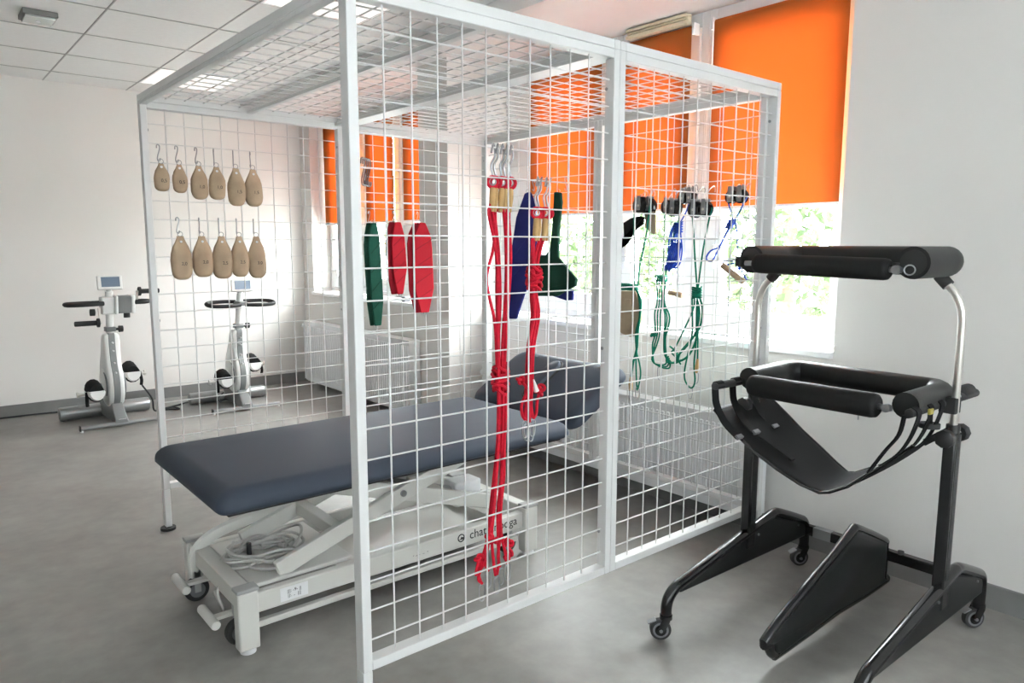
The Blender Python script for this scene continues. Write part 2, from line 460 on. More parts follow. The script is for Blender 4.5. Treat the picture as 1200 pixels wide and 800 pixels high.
ct = MB(); nf = 110; z0_, z1_ = FILL_WIN[2] - .1, FILL_WIN[3] + .06
cv = []
for k in range(nf + 1):
    x = FILL_WIN[0] - .1 + (FILL_WIN[1] - FILL_WIN[0] + .2) * k / nf
    y = Y0 + .06 + .022 * math.sin(k * .9)
    cv.append((ct.bm.verts.new((x, y, z0_)), ct.bm.verts.new((x, y, z1_))))
for k in range(nf): ct.bm.faces.new((cv[k][0], cv[k + 1][0], cv[k + 1][1], cv[k][1]))
t = thing('fill_curtain', 'added pale sheer curtain softening the fill light behind the camera', 'curtain', (-.45, Y0 + .06, z0_))  # added diffuser, turns the fill window into a large soft source
ct.build('fabric', 'fill_fabric', t)
MB().cyl((FILL_WIN[0] - .15, Y0 + .06, z1_ + .01), (FILL_WIN[1] + .15, Y0 + .06, z1_ + .01), .012, 12).build('rail', 'window_white', t)
L = bpy.data.lights.new('sky_portal', 'AREA'); L.shape = 'RECTANGLE'; L.size = FILL_WIN[1] - FILL_WIN[0]; L.size_y = FILL_WIN[3] - FILL_WIN[2]; L.cycles.is_portal = True
o = bpy.data.objects.new('sky_portal', L); COL.objects.link(o)
o.matrix_world = Matrix.Translation((-.45, Y0 - .22, (FILL_WIN[2] + FILL_WIN[3]) / 2)) @ Matrix.Rotation(PI / 2, 4, 'X')
for i, (a, b) in enumerate(OPEN):
    L = bpy.data.lights.new('sky_portal', 'AREA'); L.shape = 'RECTANGLE'; L.size = b - a; L.size_y = ZS - ZSILL; L.cycles.is_portal = True
    o = bpy.data.objects.new('sky_portal', L); COL.objects.link(o)
    o.matrix_world = Matrix.Translation((XG + .02, (a + b) / 2, (ZS + ZSILL) / 2)) @ Matrix(((0, 0, 1), (1, 0, 0), (0, 1, 0))).to_4x4()

# roller blinds -----------------------------------------------------------
BL = [(-.09, .585, 'wide orange roller blind on the window nearest the right wall'),
      (.72, 1.20, 'orange roller blind on the window behind the cage end, under the cream vent'),
      (1.335, 1.965, 'orange roller blind on the window right of the pillar'),
      (2.72, 3.49, 'orange roller blind on the window just left of the pillar'),
      (3.64, 4.10, 'orange roller blind on the middle window of the far bay'),
      (4.23, 4.90, 'orange roller blind in the corner by the far wall')]
XBL = 2.316
for a, b, lab in BL:
    t = thing('roller_blind', lab, 'blind', (XBL, (a + b) / 2, 1.53), group='orange roller blinds')
    zt = 2.425
    MB().cyl((XBL + .001, a, zt), (XBL + .001, b, zt), .020, 16).build('roller', 'blind_fabric', t)
    MB().bx(XBL - .019, XBL - .0178, a, b, 1.535, zt).build('fabric', 'blind_fabric', t, smooth=False)
    MB().bx(XBL - .024, XBL - .013, a, b, 1.522, 1.537).build('bottom_bar', 'window_white', t, bevel=.002)
    for y in (a - .012, b + .012):
        MB().bx(XBL - .025, XBL + .02, y - .008, y + .008, zt - .03, zt + .028).build('bracket', 'window_white', t, bevel=.003)
    MB().cyl((XBL - .01, b + .012, 1.5), (XBL - .01, b + .012, zt - .02), .0025, 6).build('pull_chain', 'window_white', t)
# trickle vent
t = thing('window_vent', 'cream slotted air vent above an orange blind', 'vent', (2.27, .93, 2.46))
MB().bx(2.268, 2.315, .735, 1.135, 2.45, 2.468).bx(2.268, 2.315, .735, 1.135, 2.487, 2.502).bx(2.283, 2.315, .735, 1.135, 2.468, 2.487).build('body', 'vent_cream', t, bevel=.003)
MB().bx(2.274, 2.283, .74, 1.13, 2.474, 2.480).build('slot_bar', 'vent_cream', t)
# emergency lamp on the ceiling
t = thing('emergency_lamp', 'small square clear emergency lamp on the tile ceiling', 'lamp', (-.166, 3.23, ZC))
rz = Matrix.Rotation(0.0, 3, 'Z')
MB().bx(-.25, -.085, 3.14, 3.32, 2.565, ZC).build('body', 'lamp_body', t, bevel=.004)
MB().bx(-.238, -.097, 3.152, 3.308, 2.555, 2.566).build('lens', 'lamp_lens', t, bevel=.004)
MB().cyl((-.168, 3.23, 2.551), (-.168, 3.23, 2.556), .012, 12).build('diode', 'label_white', t)

# radiators ---------------------------------------------------------------
def radiator(a, b, z0, z1, label, xf=2.035):
    t = thing('radiator', label, 'radiator', (xf + .05, (a + b) / 2, z0), group='panel radiators under the windows')
    m = MB().bx(xf + .010, xf + .026, a, b, z0, z1 - .012).bx(xf + .075, xf + .09, a, b, z0, z1 - .012)
    m.build('body', 'radiator_white', t, bevel=.003)
    n = int((b - a - .03) / .0333)
    rib = None
    for k in range(n):
        y = a + .028 + k * (b - a - .056) / (n - 1)
        if rib is None:
            rib = MB().box((0, 0, 0), (.012, .021, z1 - z0 - .09)).build('rib', 'radiator_white', t, bevel=.004, bseg=1)
            o = rib
        else: o = copy_part(rib, t)
        o.location = Vector((xf + .0105, y, (z0 + z1) / 2)) - t.location
        if o is rib:
            for v in o.data.vertices: v.co += Vector(t.location)
    MB().bx(xf, xf + .1, a - .002, b + .002, z1 - .012, z1).build('top_grille', 'radiator_white', t, bevel=.003)
    for y in (a - .003, b): MB().bx(xf, xf + .1, y, y + .003, z0 + .01, z1 - .01).build('side_panel', 'radiator_white', t)
    MB().bx(xf + .09, XW - .004, a + .15, a + .2, z0 + .1, z1 - .1).bx(xf + .09, XW - .004, b - .2, b - .15, z0 + .1, z1 - .1).build('wall_bracket', 'radiator_grille', t)
    v = MB().cyl((xf + .05, b + .003, z1 - .05), (xf + .05, b + .05, z1 - .05), .011, 10).cyl((xf + .05, b + .03, z1 - .05), (xf + .0, b + .03, z1 - .05), .017, 12)
    v.build('valve', 'radiator_white', t)
radiator(3.03, 4.90, .06, .625, 'long white ribbed radiator under the far window bay')
radiator(.10, 2.10, .10, .56, 'long white ribbed radiator behind the end of the cage')

# ================================================================== OUTSIDE
struct(MB().bx(2.6, 40, -25, 30, -.45, -.35).build('ground', 'pale_pavement', smooth=False), 'pale pavement outside the windows')
struct(MB().bx(XG, XG + .55, Y0 - 1, YB + 1, 2.62, 2.75).build('roof_eave', 'plasterboard', smooth=False), 'roof eave above the windows')
def tree(x, y, h, r, lm, label, n=1500, seed=0):
    rnd = random.Random(seed)
    t = thing('garden_tree', label, 'tree', (x, y, -.35), group='trees outside the windows', local=True)
    MB().tube([(0, 0, 0), (.05, .03, h * .35), (-.04, .02, h * .6)], [.12, .09, .05], 8).build('trunk', 'bark', t)
    m = MB(); bm = m.bm
    for i in range(n):
        while True:
            p = Vector((rnd.uniform(-1, 1), rnd.uniform(-1, 1), rnd.uniform(-1, 1)))
            if .25 < p.length < 1: break
        l = 1 + .25 * math.sin(p.x * 5 + seed) * math.cos(p.y * 4 + p.z * 5)
        c = Vector((p.x * r * l, p.y * r * l, h * .55 + p.z * h * .45 * l))
        s = rnd.uniform(.07, .14)
        R = Matrix.Rotation(rnd.uniform(0, 6.3), 3, Vector((rnd.gauss(0, 1), rnd.gauss(0, 1), rnd.gauss(0, 1))).normalized())
        vs = [bm.verts.new(c + R @ Vector(q) * s) for q in ((-1, 0, 0), (0, -.55, .1), (1, 0, 0), (0, .55, .1))]
        bm.faces.new(vs)
    f = m.build('foliage', lm, t, smooth=False); f['kind'] = 'stuff'
TR = [(7.5, 1.2, 3.0, 1.3, 'leaf_b', 'pale green bush seen through the window nearest the right wall'),
      (9.5, 4.2, 3.6, 1.6, 'leaf_a', 'round leafy tree behind the middle window of the near bay'),
      (8.0, 6.8, 3.0, 1.4, 'leaf_b', 'leafy bush behind the green boot sling'),
      (11.5, 9.0, 4.4, 1.9, 'leaf_c', 'taller dark leafy tree farther back in the garden'),
      (8.5, 11.5, 3.2, 1.5, 'leaf_a', 'leafy bush behind the far window bay'),
      (10.5, 15.5, 4.0, 1.9, 'leaf_b', 'broad leafy tree behind the corner window')]
for i, (x, y, h, r, lm, lab) in enumerate(TR): tree(x, y, h, r, lm, lab, 1700, i + 3)

# ================================================================== THE CAGE
L, W, H, ZB = 1.9465, 1.969, 2.0, 0.20
cage = thing('therapy_cage', 'large white wire mesh therapy cage standing around the couch', 'cage', (0, 0, 0))
FW, FD, ZT = .028, .040, 1.970
WR = .0025
wire_cache = {}
def wire(p0, p1, parent):
    p0, p1 = Vector(p0), Vector(p1); d = p1 - p0; ln = round(d.length, 4)
    ax = 0 if abs(d.x) > .1 else 1 if abs(d.y) > .1 else 2
    key = (ln, ax)
    if key not in wire_cache:
        v = Vector((0, 0, 0)); v[ax] = ln / 2
        m = MB().tube([-v, v], WR, 6)
        o = m.build('wire', 'wire_paint'); wire_cache[key] = o.data
    else:
        o = bpy.data.objects.new('wire', wire_cache[key]); COL.objects.link(o)
    o.parent = parent; o.location = (p0 + p1) / 2
    return o
hz = [.277 + .0843 * k for k in range(20)]
VW = [.108 + .0819 * k for k in range(10)]
PW = L / 2
def bolt(parent, p, n, r=.006):
    n = Vector(n).normalized(); p = Vector(p)
    MB().cyl(p, p + n * .004, r, 8).build('bolt', 'steel', parent)
def side_panel_x(x0, yo, inner, nm):
    """panel in the XZ plane, outer face at y=yo, depth towards inner(+1/-1)"""
    y0, y1 = sorted((yo, yo + inner * FD))
    m = MB().bx(x0, x0 + FW, y0, y1, ZB, ZT).bx(x0 + PW - FW, x0 + PW - .0006, y0, y1, ZB, ZT)
    m.bx(x0 + FW, x0 + PW - FW, y0, y1, ZB, ZB + FW).bx(x0 + FW, x0 + PW - FW, y0, y1, ZT - FW, ZT)
    p = m.build('mesh_panel', 'cage_paint', cage, bevel=.002, bseg=1)
    yw = yo + inner * .022
    for v in VW: wire((x0 + v, yw - inner * .0058, ZB + FW - .003), (x0 + v, yw - inner * .0058, ZT - FW + .003), p)
    for z in hz: wire((x0 + FW - .003, yw, z), (x0 + PW - FW + .003, yw, z), p)
    for z in (ZB + .15, 1.0, ZT - .12):
        bolt(p, (x0 + PW - FW, yw + inner * .008, z), (-1, 0, 0)); bolt(p, (x0 + FW, yw + inner * .008, z), (1, 0, 0))
    return p
side_panel_x(0, 0, 1, 'a'); side_panel_x(PW, 0, 1, 'b')
side_panel_x(0, W, -1, 'c'); side_panel_x(PW, W, -1, 'd')
# end panels (YZ plane) at x = L
EW = (W - 2 * FD) / 2
def end_panel(y0):
    x0, x1 = L - FD, L - .0006
    m = MB().bx(x0, x1, y0 + .0005, y0 + FW, ZB, ZT).bx(x0, x1, y0 + EW - FW, y0 + EW - .0005, ZB, ZT)
    m.bx(x0, x1, y0 + FW, y0 + EW - FW, ZB, ZB + FW).bx(x0, x1, y0 + FW, y0 + EW - FW, ZT - FW, ZT)
    p = m.build('mesh_panel', 'cage_paint', cage, bevel=.002, bseg=1)
    xw = L - .022
    for k in range(10):
        y = y0 + .075 + .0819 * k
        if y < y0 + EW - FW - .01: wire((xw + .0058, y, ZB + FW - .003), (xw + .0058, y, ZT - FW + .003), p)
    for z in hz: wire((xw, y0 + FW - .003, z), (xw, y0 + EW - FW + .003, z), p)
end_panel(FD); end_panel(FD + EW)
# roof panels
def roof_panel(x0, midbar):
    z0, z1 = ZT + .0006, H
    m = MB().bx(x0, x0 + FW, 0, W, z0, z1).bx(x0 + PW - FW, x0 + PW - .0006, 0, W, z0, z1)
    m.bx(x0 + FW, x0 + PW - FW, 0, FD, z0, z1).bx(x0 + FW, x0 + PW - FW, W - FD, W, z0, z1)
    p = m.build('roof_panel', 'cage_paint', cage, bevel=.002, bseg=1)
    zw = (z0 + z1) / 2
    for v in VW: wire((x0 + v, FD - .003, zw + .0058), (x0 + v, W - FD + .003, zw + .0058), p)
    n = 22
    for k in range(n):
        y = .105 + k * (W - .21) / (n - 1)
        wire((x0 + FW - .003, y, zw), (x0 + PW - FW + .003, y, zw), p)
    if midbar: MB().bx(x0 + PW / 2 - .014, x0 + PW / 2 + .014, FD, W - FD, z0 - .004, zw - .004).build('roof_brace', 'cage_paint', cage, bevel=.002, bseg=1)
    for y in (.5, 1.4): bolt(p, (x0 + .3, .02 if y < 1 else W - .02, z0), (0, 0, -1), .005)
    return p
roof_panel(0, True); roof_panel(PW, False)
# seam beams under the roof joint and legs
MB().bx(PW - .045, PW + .045, FD, W - FD, ZT - .014, ZT).build('roof_beam', 'cage_paint', cage, bevel=.002, bseg=1)
MB().bx(0, .03, FD, W - FD, ZT - .014, ZT).build('roof_beam', 'cage_paint', cage, bevel=.002, bseg=1)
for x, y in ((0, 0), (0, W - FD), (L - FW, 0), (L - FW, W - FD)):
    lg = MB().bx(x, x + FW, y, y + FD, .018, ZB).build('leg', 'cage_paint', cage, bevel=.002, bseg=1)
    MB().cyl((x + FW / 2, y + FD / 2, 0), (x + FW / 2, y + FD / 2, .012), .034, 20).cyl((x + FW / 2, y + FD / 2, .012), (x + FW / 2, y + FD / 2, .02), .015, 12).build('foot', 'black_rubber', lg)

# ================================================================== TREATMENT COUCH
bed = thing('treatment_couch', 'height adjustable treatment couch with dark blue vinyl top inside the cage', 'couch', (.55, .90, 0))
YR, YL = .655, 1.20       # rail centre lines
def cushion(x0, x1, y0, y1, zb, zt, mtx=None, rnd=.05, nm='mattress', crn=.05):
    m = MB(); secs = []
    hx, hy, cx, cy = (x1 - x0) / 2, (y1 - y0) / 2, (x0 + x1) / 2, (y0 + y1) / 2
    prof = [(.012, 0), (.0, .012)]
    t = zt - zb
    for k in range(0, 7):
        a = k / 6 * PI / 2
        prof.append((rnd * 1.25 * (1 - math.cos(a)), t - rnd + rnd * math.sin(a)))
    prof.append((.16, t + .003))
    for ins, z in prof:
        pts = []
        ex, ey = hx - ins, hy - ins
        c = max(.006, crn - ins * .3)
        for qx, qy, a0 in ((1, 1, 0), (-1, 1, PI / 2), (-1, -1, PI), (1, -1, 1.5 * PI)):
            for k in range(5):
                a = a0 + k / 4 * PI / 2
                pts.append(Vector((cx + qx * (ex - c) + c * math.cos(a), cy + qy * (ey - c) + c * math.sin(a), zb + z)))
        if mtx is not None: pts = [mtx @ p for p in pts]
        secs.append(pts)
    m.loft(secs)
    return m.build(nm, 'couch_vinyl', bed, ang=60)
MX0, MX1, MY0, MY1 = -.195, 1.285, .515, 1.262
cushion(MX0, MX1, MY0, MY1, .530, .602, crn=.035)
hm = Matrix.Translation((1.305, 0, .555)) @ Matrix.Rotation(-math.radians(31), 4, 'Y')
cushion(.0, .41, MY0, MY1, -.018, .052, hm, rnd=.045, nm='headrest', crn=.06)
# breathing slot insert on the headrest: recessed oval with a small cushion plug
pl = MB(); secs = []
for r_, z_ in ((1.0, .050), (1.0, .070), (.92, .080), (.5, .083)):
    pts = []
    for k in range(24):
        a = 2 * PI * k / 24
        px = .055 * r_ * math.cos(a); py = .035 * r_ * math.sin(a)
        pts.append(hm @ Vector((.205 + px * 1.0 + (.075 if math.cos(a) > 0 else -.075) * r_, .885 + py, z_)))
    secs.append(pts)
pl.loft(secs).build('face_slot_plug', 'couch_vinyl', bed, ang=60)
MB().tube([hm @ Vector((.205 + (.055 * math.cos(a) + (.075 if math.cos(a) > 0 else -.075)) * 1.04, .885 + .038 * math.sin(a), .0585)) for a in [2 * PI * (k + .5) / 28 for k in range(28)]], .005, 6, closed=True).build('face_slot_seam', 'print_black', bed)
# seat board and upper frame
MB().bx(MX0 + .04, MX1 - .03, MY0 + .04, MY1 - .04, .515, .530).build('under_board', 'black_rubber', bed)
uf = MB()
for y in (.70, 1.08): uf.bx(.12, 1.22, y - .018, y + .018, .468, .516)
uf.bx(.12, .16, .70, 1.08, .47, .51).bx(1.18, 1.22, .70, 1.08, .47, .51)
uf.build('upper_frame', 'couch_frame', bed, bevel=.004)
MB().bar(hm @ Vector((.02, .72, -.03)), hm @ Vector((.36, .72, -.03)), .03, .025).bar(hm @ Vector((.02, 1.06, -.03)), hm @ Vector((.36, 1.06, -.03)), .03, .025).build('headrest_frame', 'couch_frame', bed, bevel=.003)
# base: legs with caps, rails
LEGX = [(-.115, -.045), (1.125, 1.195)]
for xa, xb in LEGX:
    for yc in (YR, YL):
        lg = MB().bx(xa, xb, yc - .024, yc + .024, .014, .215).build('leg', 'couch_frame', bed, bevel=.006)
        MB().cyl(((xa + xb) / 2, yc, 0), ((xa + xb) / 2, yc, .016), .026, 16).build('foot', 'label_white', lg)
        MB().bx(xa - .002, xb + .002, yc - .026, yc + .026, .215, .228).build('leg_cap', 'couch_cap', lg, bevel=.003)
    MB().bx(xa + .008, xb - .008, YR + .024, YL - .024, .150, .215).build('cross_member', 'couch_frame', bed, bevel=.004)
for yc in (YR + .012, YL - .012):
    MB().bx(-.045, 1.125, yc - .016, yc + .016, .125, .195).build('side_rail', 'couch_frame', bed, bevel=.004)
for yc in (YR + .03, YL - .03):
    MB().bx(-.06, 1.12, yc - .012, yc + .012, .060, .082).build('lifting_rod', 'couch_frame', bed, bevel=.003)
# base tray with cover
MB().bx(-.04, .34, .71, 1.15, .185, .200).build('base_tray', 'couch_frame', bed, bevel=.004)
MB().bx(.34, 1.12, .70, 1.16, .098, .112).build('base_plate', 'couch_frame', bed, bevel=.003)
MB().tube(catmull([(-.10, 1.13, .10), (-.10, 1.11, .20), (-.03, 1.11, .255), (.12, 1.11, .285), (.26, 1.11, .31)], 5), .017, 8, flat=1.5).build('curved_guard', 'couch_frame', bed)
# scissor arms
for y in (.735, 1.085):
    MB().bar((.06, y, .215), (.92, y, .495), .026, .062).build('scissor_arm', 'couch_frame', bed, bevel=.004)
for y in (.765, 1.055):
    MB().bar((1.10, y, .215), (.20, y, .495), .026, .062).build('scissor_arm', 'couch_frame', bed, bevel=.004)
MB().bar((.30, .75, .295), (.30, 1.07, .295), .045, .05).build('scissor_brace', 'couch_frame', bed, bevel=.004)
MB().bar((.80, .78, .305), (.80, 1.04, .305), .045, .05).build('scissor_brace', 'couch_frame', bed, bevel=.004)
pz = .215 + (.505 / .86) * .28 - .01
for y in (.72, .75, 1.07, 1.10):
    pass
MB().cyl((.57, .715, .385), (.57, .785, .385), .013, 14).build('pivot_bolt', 'steel', bed)
MB().cyl((1.06, .74, .225), (1.06, .76, .225), .014, 14).build('pivot_bolt', 'steel', bed)
# actuator
MB().cyl((.98, .91, .24), (.62, .91, .36), .030, 18).build('actuator', 'couch_cap', bed)
MB().cyl((.64, .91, .353), (.40, .91, .433), .014, 12).build('actuator_rod', 'chrome', bed)
MB().bx(.92, 1.06, .86, .96, .2, .31).build('motor_box', 'label_white', bed, bevel=.01)
# casters
for x, y in ((-.10, 1.135), (-.085, .725), (1.09, .72), (1.09, 1.13)):
    c = MB().cyl((x, y - .016, .046), (x, y + .016, .046), .045, 24).build('caster', 'black_rubber', bed, bevel=.006)
    MB().cyl((x, y - .020, .046), (x, y + .020, .046), .028, 20).build('hub', 'grey_rubber', c)
    MB().bx(x - .012, x + .012, y - .026, y - .021, .04, .14).bx(x - .012, x + .012, y + .021, y + .026, .04, .14).bx(x - .012, x + .012, y - .026, y + .026, .10, .14).build('caster_fork', 'couch_cap', c, bevel=.002)
# pedals
for ya, yb in ((1.02, 1.17), (.70, .855)):
    p = MB().rod((-.165, ya, .1), (-.165, yb, .1), .016, 16).build('pedal', 'couch_frame', bed)
    MB().bar((-.165, ya + .06, .1), (-.05, ya + .06, .1), .03, .012).build('pedal_arm', 'couch_frame', p, bevel=.002)
# wiring heap
rnd = random.Random(4)
for q in range(3):
    pts = []
    for k in range(22):
        a = k * .62 + q * 2.1
        pts.append((.06 + .015 * q + (.11 + .03 * math.sin(k * 1.7 + q)) * math.cos(a), .90 + (.11 + .04 * math.cos(k * 1.3 + q)) * math.sin(a), .207 + .006 * q + .03 * (.5 + .5 * math.sin(k * .9 + q * 2))))
    MB().tube(catmull(pts, 4), .0055, 6).build('power_cable', 'cable_grey', bed)
MB().tube(catmull([(.12, .82, .215), (.2, .86, .26), (.24, .95, .27), (.2, 1.02, .24), (.05, 1.0, .21), (-.02, .95, .21)], 5), .0055, 6).build('power_cable', 'cable_grey', bed)
MB().tube(catmull([(-.06, .86, .21), (-.11, .85, .15), (-.10, .83, .09), (-.09, .88, .07), (-.1, .92, .12)], 5), .0055, 6).build('power_cable', 'cable_grey', bed)
MB().bx(.10, .145, .98, 1.01, .205, .225).build('plug', 'cable_grey', bed, bevel=.004)
MB().cyl((.045, .96, .2), (.045, .96, .245), .009, 10).build('bleed_knob', 'black_rubber', bed)
# writing on the rail
yr = YR + .012 - .016 - .0008
text_part('brand_lettering', 'chattanooga', .052, 'print_black', bed, facing_minus_y(.965, yr, .165))
MB().ring((.795, yr, .165), .015, .0025, (0, 1, 0), 20, 6).prism([(.795 - .012, .158), (.795 + .010, .158), (.795 + .012, .166), (.795, .170), (.795 - .003, .163)], lambda a, b: (a, yr, b), (0, -.0006, 0)).build('brand_emblem', 'print_black', bed)
lb = MB().bx(.035, .135, yr - .0004, yr + .0004, .137, .185).build('rating_label', 'label_white', bed, smooth=False)
text_part('label_print', '|||: -9- ||\n||:. ..  |||', .016, 'print_black', lb, facing_minus_y(.085, yr - .0006, .161))
text_part('rail_print', '- .....  ..  -', .02, 'print_black', bed, facing_minus_y(.60, yr, .155))
MB().bx(-.02, .02, .655, .66, 0.199, .2).build('small_plate', 'label_white', bed)

# ================================================================== STANDING FRAME
YC = -.515
sf = thing('standing_frame', 'black wheeled standing frame with padded arm rails and hanging sling seat', 'standing frame', (1.55, YC, 0))
def caster(x, y, parent, ang=0.0, brake=True):
    c, s = math.cos(ang), math.sin(ang)
    ax = Vector((-s, c, 0))
    fw = Vector((c, s, 0))
    P = Vector((x, y, 0)) - fw * .018
    hb = P + Vector((0, 0, .036))
    o = MB().tube([hb - ax * .0125, hb - ax * .010, hb + ax * .010, hb + ax * .0125], [.031, .036, .036, .031], 28).build('caster', 'black_rubber', parent)
    MB().tube([hb - ax * .0135, hb + ax * .0135], [.027, .027], 24).build('tyre_ring', 'grey_rubber', o)
    MB().tube([hb - ax * .0142, hb + ax * .0142], [.020, .020], 20).build('hub', 'black_gloss', o)
    MB().tube([hb - ax * .022, hb + ax * .022], [.006, .006], 10).build('axle', 'steel', o)
    m = MB()
    for sg in (-1, 1):
        q = ax * .018 * sg
        m.bar(hb + q, Vector((x, y, .078)) + q, .003, .026, up=fw)
    m.cyl((x, y, .074), (x, y, .088), .022, 16)
    m.build('fork', 'black_gloss', o)
    if brake:
        MB().bar(Vector((x, y, .072)) - fw * .035, Vector((x, y, .058)) - fw * .062, .026, .004).build('brake_tab', 'steel', o, bevel=.001)
    return o
def leg_frame(y, name):
    top = [(1.058, .086), (1.059, .118), (1.070, .146), (1.098, .168), (1.15, .182), (1.40, .230), (1.68, .284), (1.725, .290), (1.77, .280), (1.93, .216), (1.967, .196), (1.980, .165), (1.980, .086)]
    path = catmull([Vector((a, y, b)) for a, b in top], 5)
    t = MB().tube(path, .0195, 14).build('leg_tube', 'black_gloss', sf)
    poly = [(1.115, .172), (1.71, .278), (1.955, .198), (1.968, .17), (1.966, .135), (1.12, .150)]
    MB().prism(poly, lambda a, b: (a, y - .012, b), (0, .024, 0)).build('side_plate', 'black_pad', t, bevel=.006)
    for a, b in ((1.555, .235), (1.60, .238), (1.9, .2)):
        MB().cyl((a, y - .016, b), (a, y + .016, b), .005, 8).build('screw', 'steel', t)
    caster(1.058, y, sf, -.75); caster(1.980, y, sf, -.6)
YA, YBk = -.185, -.845
leg_frame(YA, 'a'); leg_frame(YBk, 'b')
# crossbar
MB().bx(1.964, 1.996, YBk, YA, .142, .182).build('cross_bar', 'black_gloss', sf, bevel=.004)
MB().bx(1.9632, 1.9965, YA - .12, YA - .045, .1415, .1825).build('clamp_sleeve', 'steel', sf)
MB().bx(1.9632, 1.9638, YBk + .10, YBk + .145, .148, .176).build('warning_label', 'yellow_label', sf)
MB().cyl((1.975, YC - .06, .18), (1.975, YC - .06, .192), .012, 10).cyl((1.975, YC + .03, .18), (1.975, YC + .03, .19), .01, 10).build('bar_knob', 'black_rubber', sf)
# centre divider pad
def inset(poly, d):
    c = Vector((sum(p[0] for p in poly) / len(poly), sum(p[1] for p in poly) / len(poly)))
    out = []
    for p in poly:
        v = Vector(p) - c; out.append(tuple(c + v * (1 - d / v.length)))
    return out
cp = [(1.145, .085), (1.150, .125), (1.66, .330), (1.70, .345), (1.74, .338), (1.965, .228), (1.985, .20), (1.985, .07), (1.965, .045), (1.235, .034), (1.18, .038), (1.155, .055)]
cpath = catmull([(a, 0, b) for a, b in cp], 4, closed=True)
cp2 = [(v.x, v.z) for v in cpath]
pad = MB().tube([Vector((a, YC, b)) for a, b in inset(cp2, .016)], .0165, 12, closed=True).build('divider_rim', 'black_gloss', sf)
secs = []
for d, off in ((.04, -.0165), (.026, -.014), (.022, -.008), (.022, .008), (.026, .014), (.04, .0165)):
    secs.append([Vector((a, YC + off, b)) for a, b in inset(cp2, d)])
MB().loft(secs).build('divider_panel', 'black_pad', pad, ang=50)
# posts
for y, sg, x in ((YA, -1, 1.545), (YBk, 1, 1.595)):
    MB().bx(x - .026, x + .026, y - .018, y + .018, .20, .775).build('post', 'black_gloss', sf, bevel=.005)
    MB().bx(x - .012, x + .012, y + sg * -.0188, y + sg * .0188, .30, .77).build('post_groove', 'black_pad', sf)
    yi = y + sg * .068
    pts = catmull([(x, y, .70), (x, y, .9), (x, y, 1.08), (x - .002, y + sg * .003, 1.15), (x - .002, y + sg * .022, 1.20), (x - .002, y + sg * .05, 1.232), (x - .002, yi + sg * .012, 1.262)], 5)
    MB().tube(pts, .0115, 14).build('chrome_upright', 'chrome', sf)
    MB().cyl((x - .002, y + sg * .045, 1.227), (x - .002, yi + sg * .006, 1.258), .0185, 14).build('tube_clamp', 'black_rubber', sf)
    MB().cyl((x - .002, y, .775), (x - .002, y, .80), .02, 14).build('post_collar', 'black_rubber', sf)
    for dx in (-.045, .045):
        k = MB().cyl((x + dx * .55, y, .765), (x + dx, y, .765), .010, 10).build('knob_stem', 'steel', sf)
        MB().tube([(x + dx, y, .765), (x + dx * 1.1, y, .765), (x + dx * 1.6, y, .765), (x + dx * 1.7, y, .765)], [.024, .028, .028, .022], 9).build('knob', 'black_rubber', k)
# upper padded U rail
ZU = 1.300
YUL, YUR = -.245, -.785
xf_, xb_ = 1.39, 1.665
def upad(zc, r, xfront, xback, rc=.07, hollow=False, sq=1.0):
    pts = [(xfront, YUL, zc), ((xfront + xback) / 2, YUL, zc), (xback - rc, YUL, zc), (xback - rc * .3, YUL - rc * .3, zc), (xback, YUL - rc, zc),
           (xback, (YUL + YUR) / 2, zc), (xback, YUR + rc, zc), (xback - rc * .3, YUR + rc * .3, zc), (xback - rc, YUR, zc), ((xfront + xback) / 2, YUR, zc), (xfront - .03, YUR, zc)]
    return catmull(pts, 5)
up_ = upad(ZU, .043, xf_, xb_)
MB().tube(up_, .047, 22).build('upper_arm_pad', 'black_pad', sf, ang=50)
for p, q in ((up_[0], up_[1]), (up_[-1], up_[-2])):
    d = (p - q).normalized()
    MB().tube([p - d * .004, p + d * .0015], [.037, .037], 20).build('pad_end', 'print_black', sf)
xr = 1.335
r_ = MB().rod((xr + .012, -.288, 1.288), (xr, -.732, 1.280), .0325, 24, .5).build('upper_front_roll', 'black_foam', sf)
MB().cyl((xr, -.722, 1.28), (xr, -.765, 1.279), .009, 10).build('roll_pin', 'steel', r_)
MB().cyl((xr + .012, -.25, 1.288), (xr + .012, -.30, 1.288), .009, 10).build('roll_pin', 'steel', r_)
MB().cyl((xr - .012, -.752, 1.280), (xr + .004, -.752, 1.280), .0125, 14).build('roll_button', 'steel', r_)
MB().ring((xr - .004, -.788, 1.280), .014, .0022, (1, .3, 0), 14, 6).build('pull_ring', 'steel', r_)
MB().bx(xr - .002, xr + .07, -.236, -.218, 1.275, 1.31).bx(xr, xr + .04, -.75, -.735, 1.275, 1.30).build('latch_plate', 'black_rubber', sf, bevel=.003)
# lower pelvis ring
ZL = .880
lo = upad(ZL, .036, 1.41, 1.70)
MB().tube(lo, .039, 20).build('pelvis_ring_pad', 'black_pad', sf, ang=50)
r_ = MB().rod((xr + .03, -.280, .868), (xr + .01, -.722, .872), .038, 24, .5).build('lower_front_roll', 'black_foam', sf)
MB().cyl((xr + .01, -.71, .872), (xr + .01, -.76, .872), .009, 10).build('roll_pin', 'steel', r_)
MB().cyl((xr - .004, -.748, .872), (xr + .014, -.748, .872), .0125, 14).build('roll_button', 'steel', r_)
MB().cyl((xr + .02, -.66, .84), (xr + .02, -.66, .818), .0022, 6).build('zip_pull', 'steel', r_)
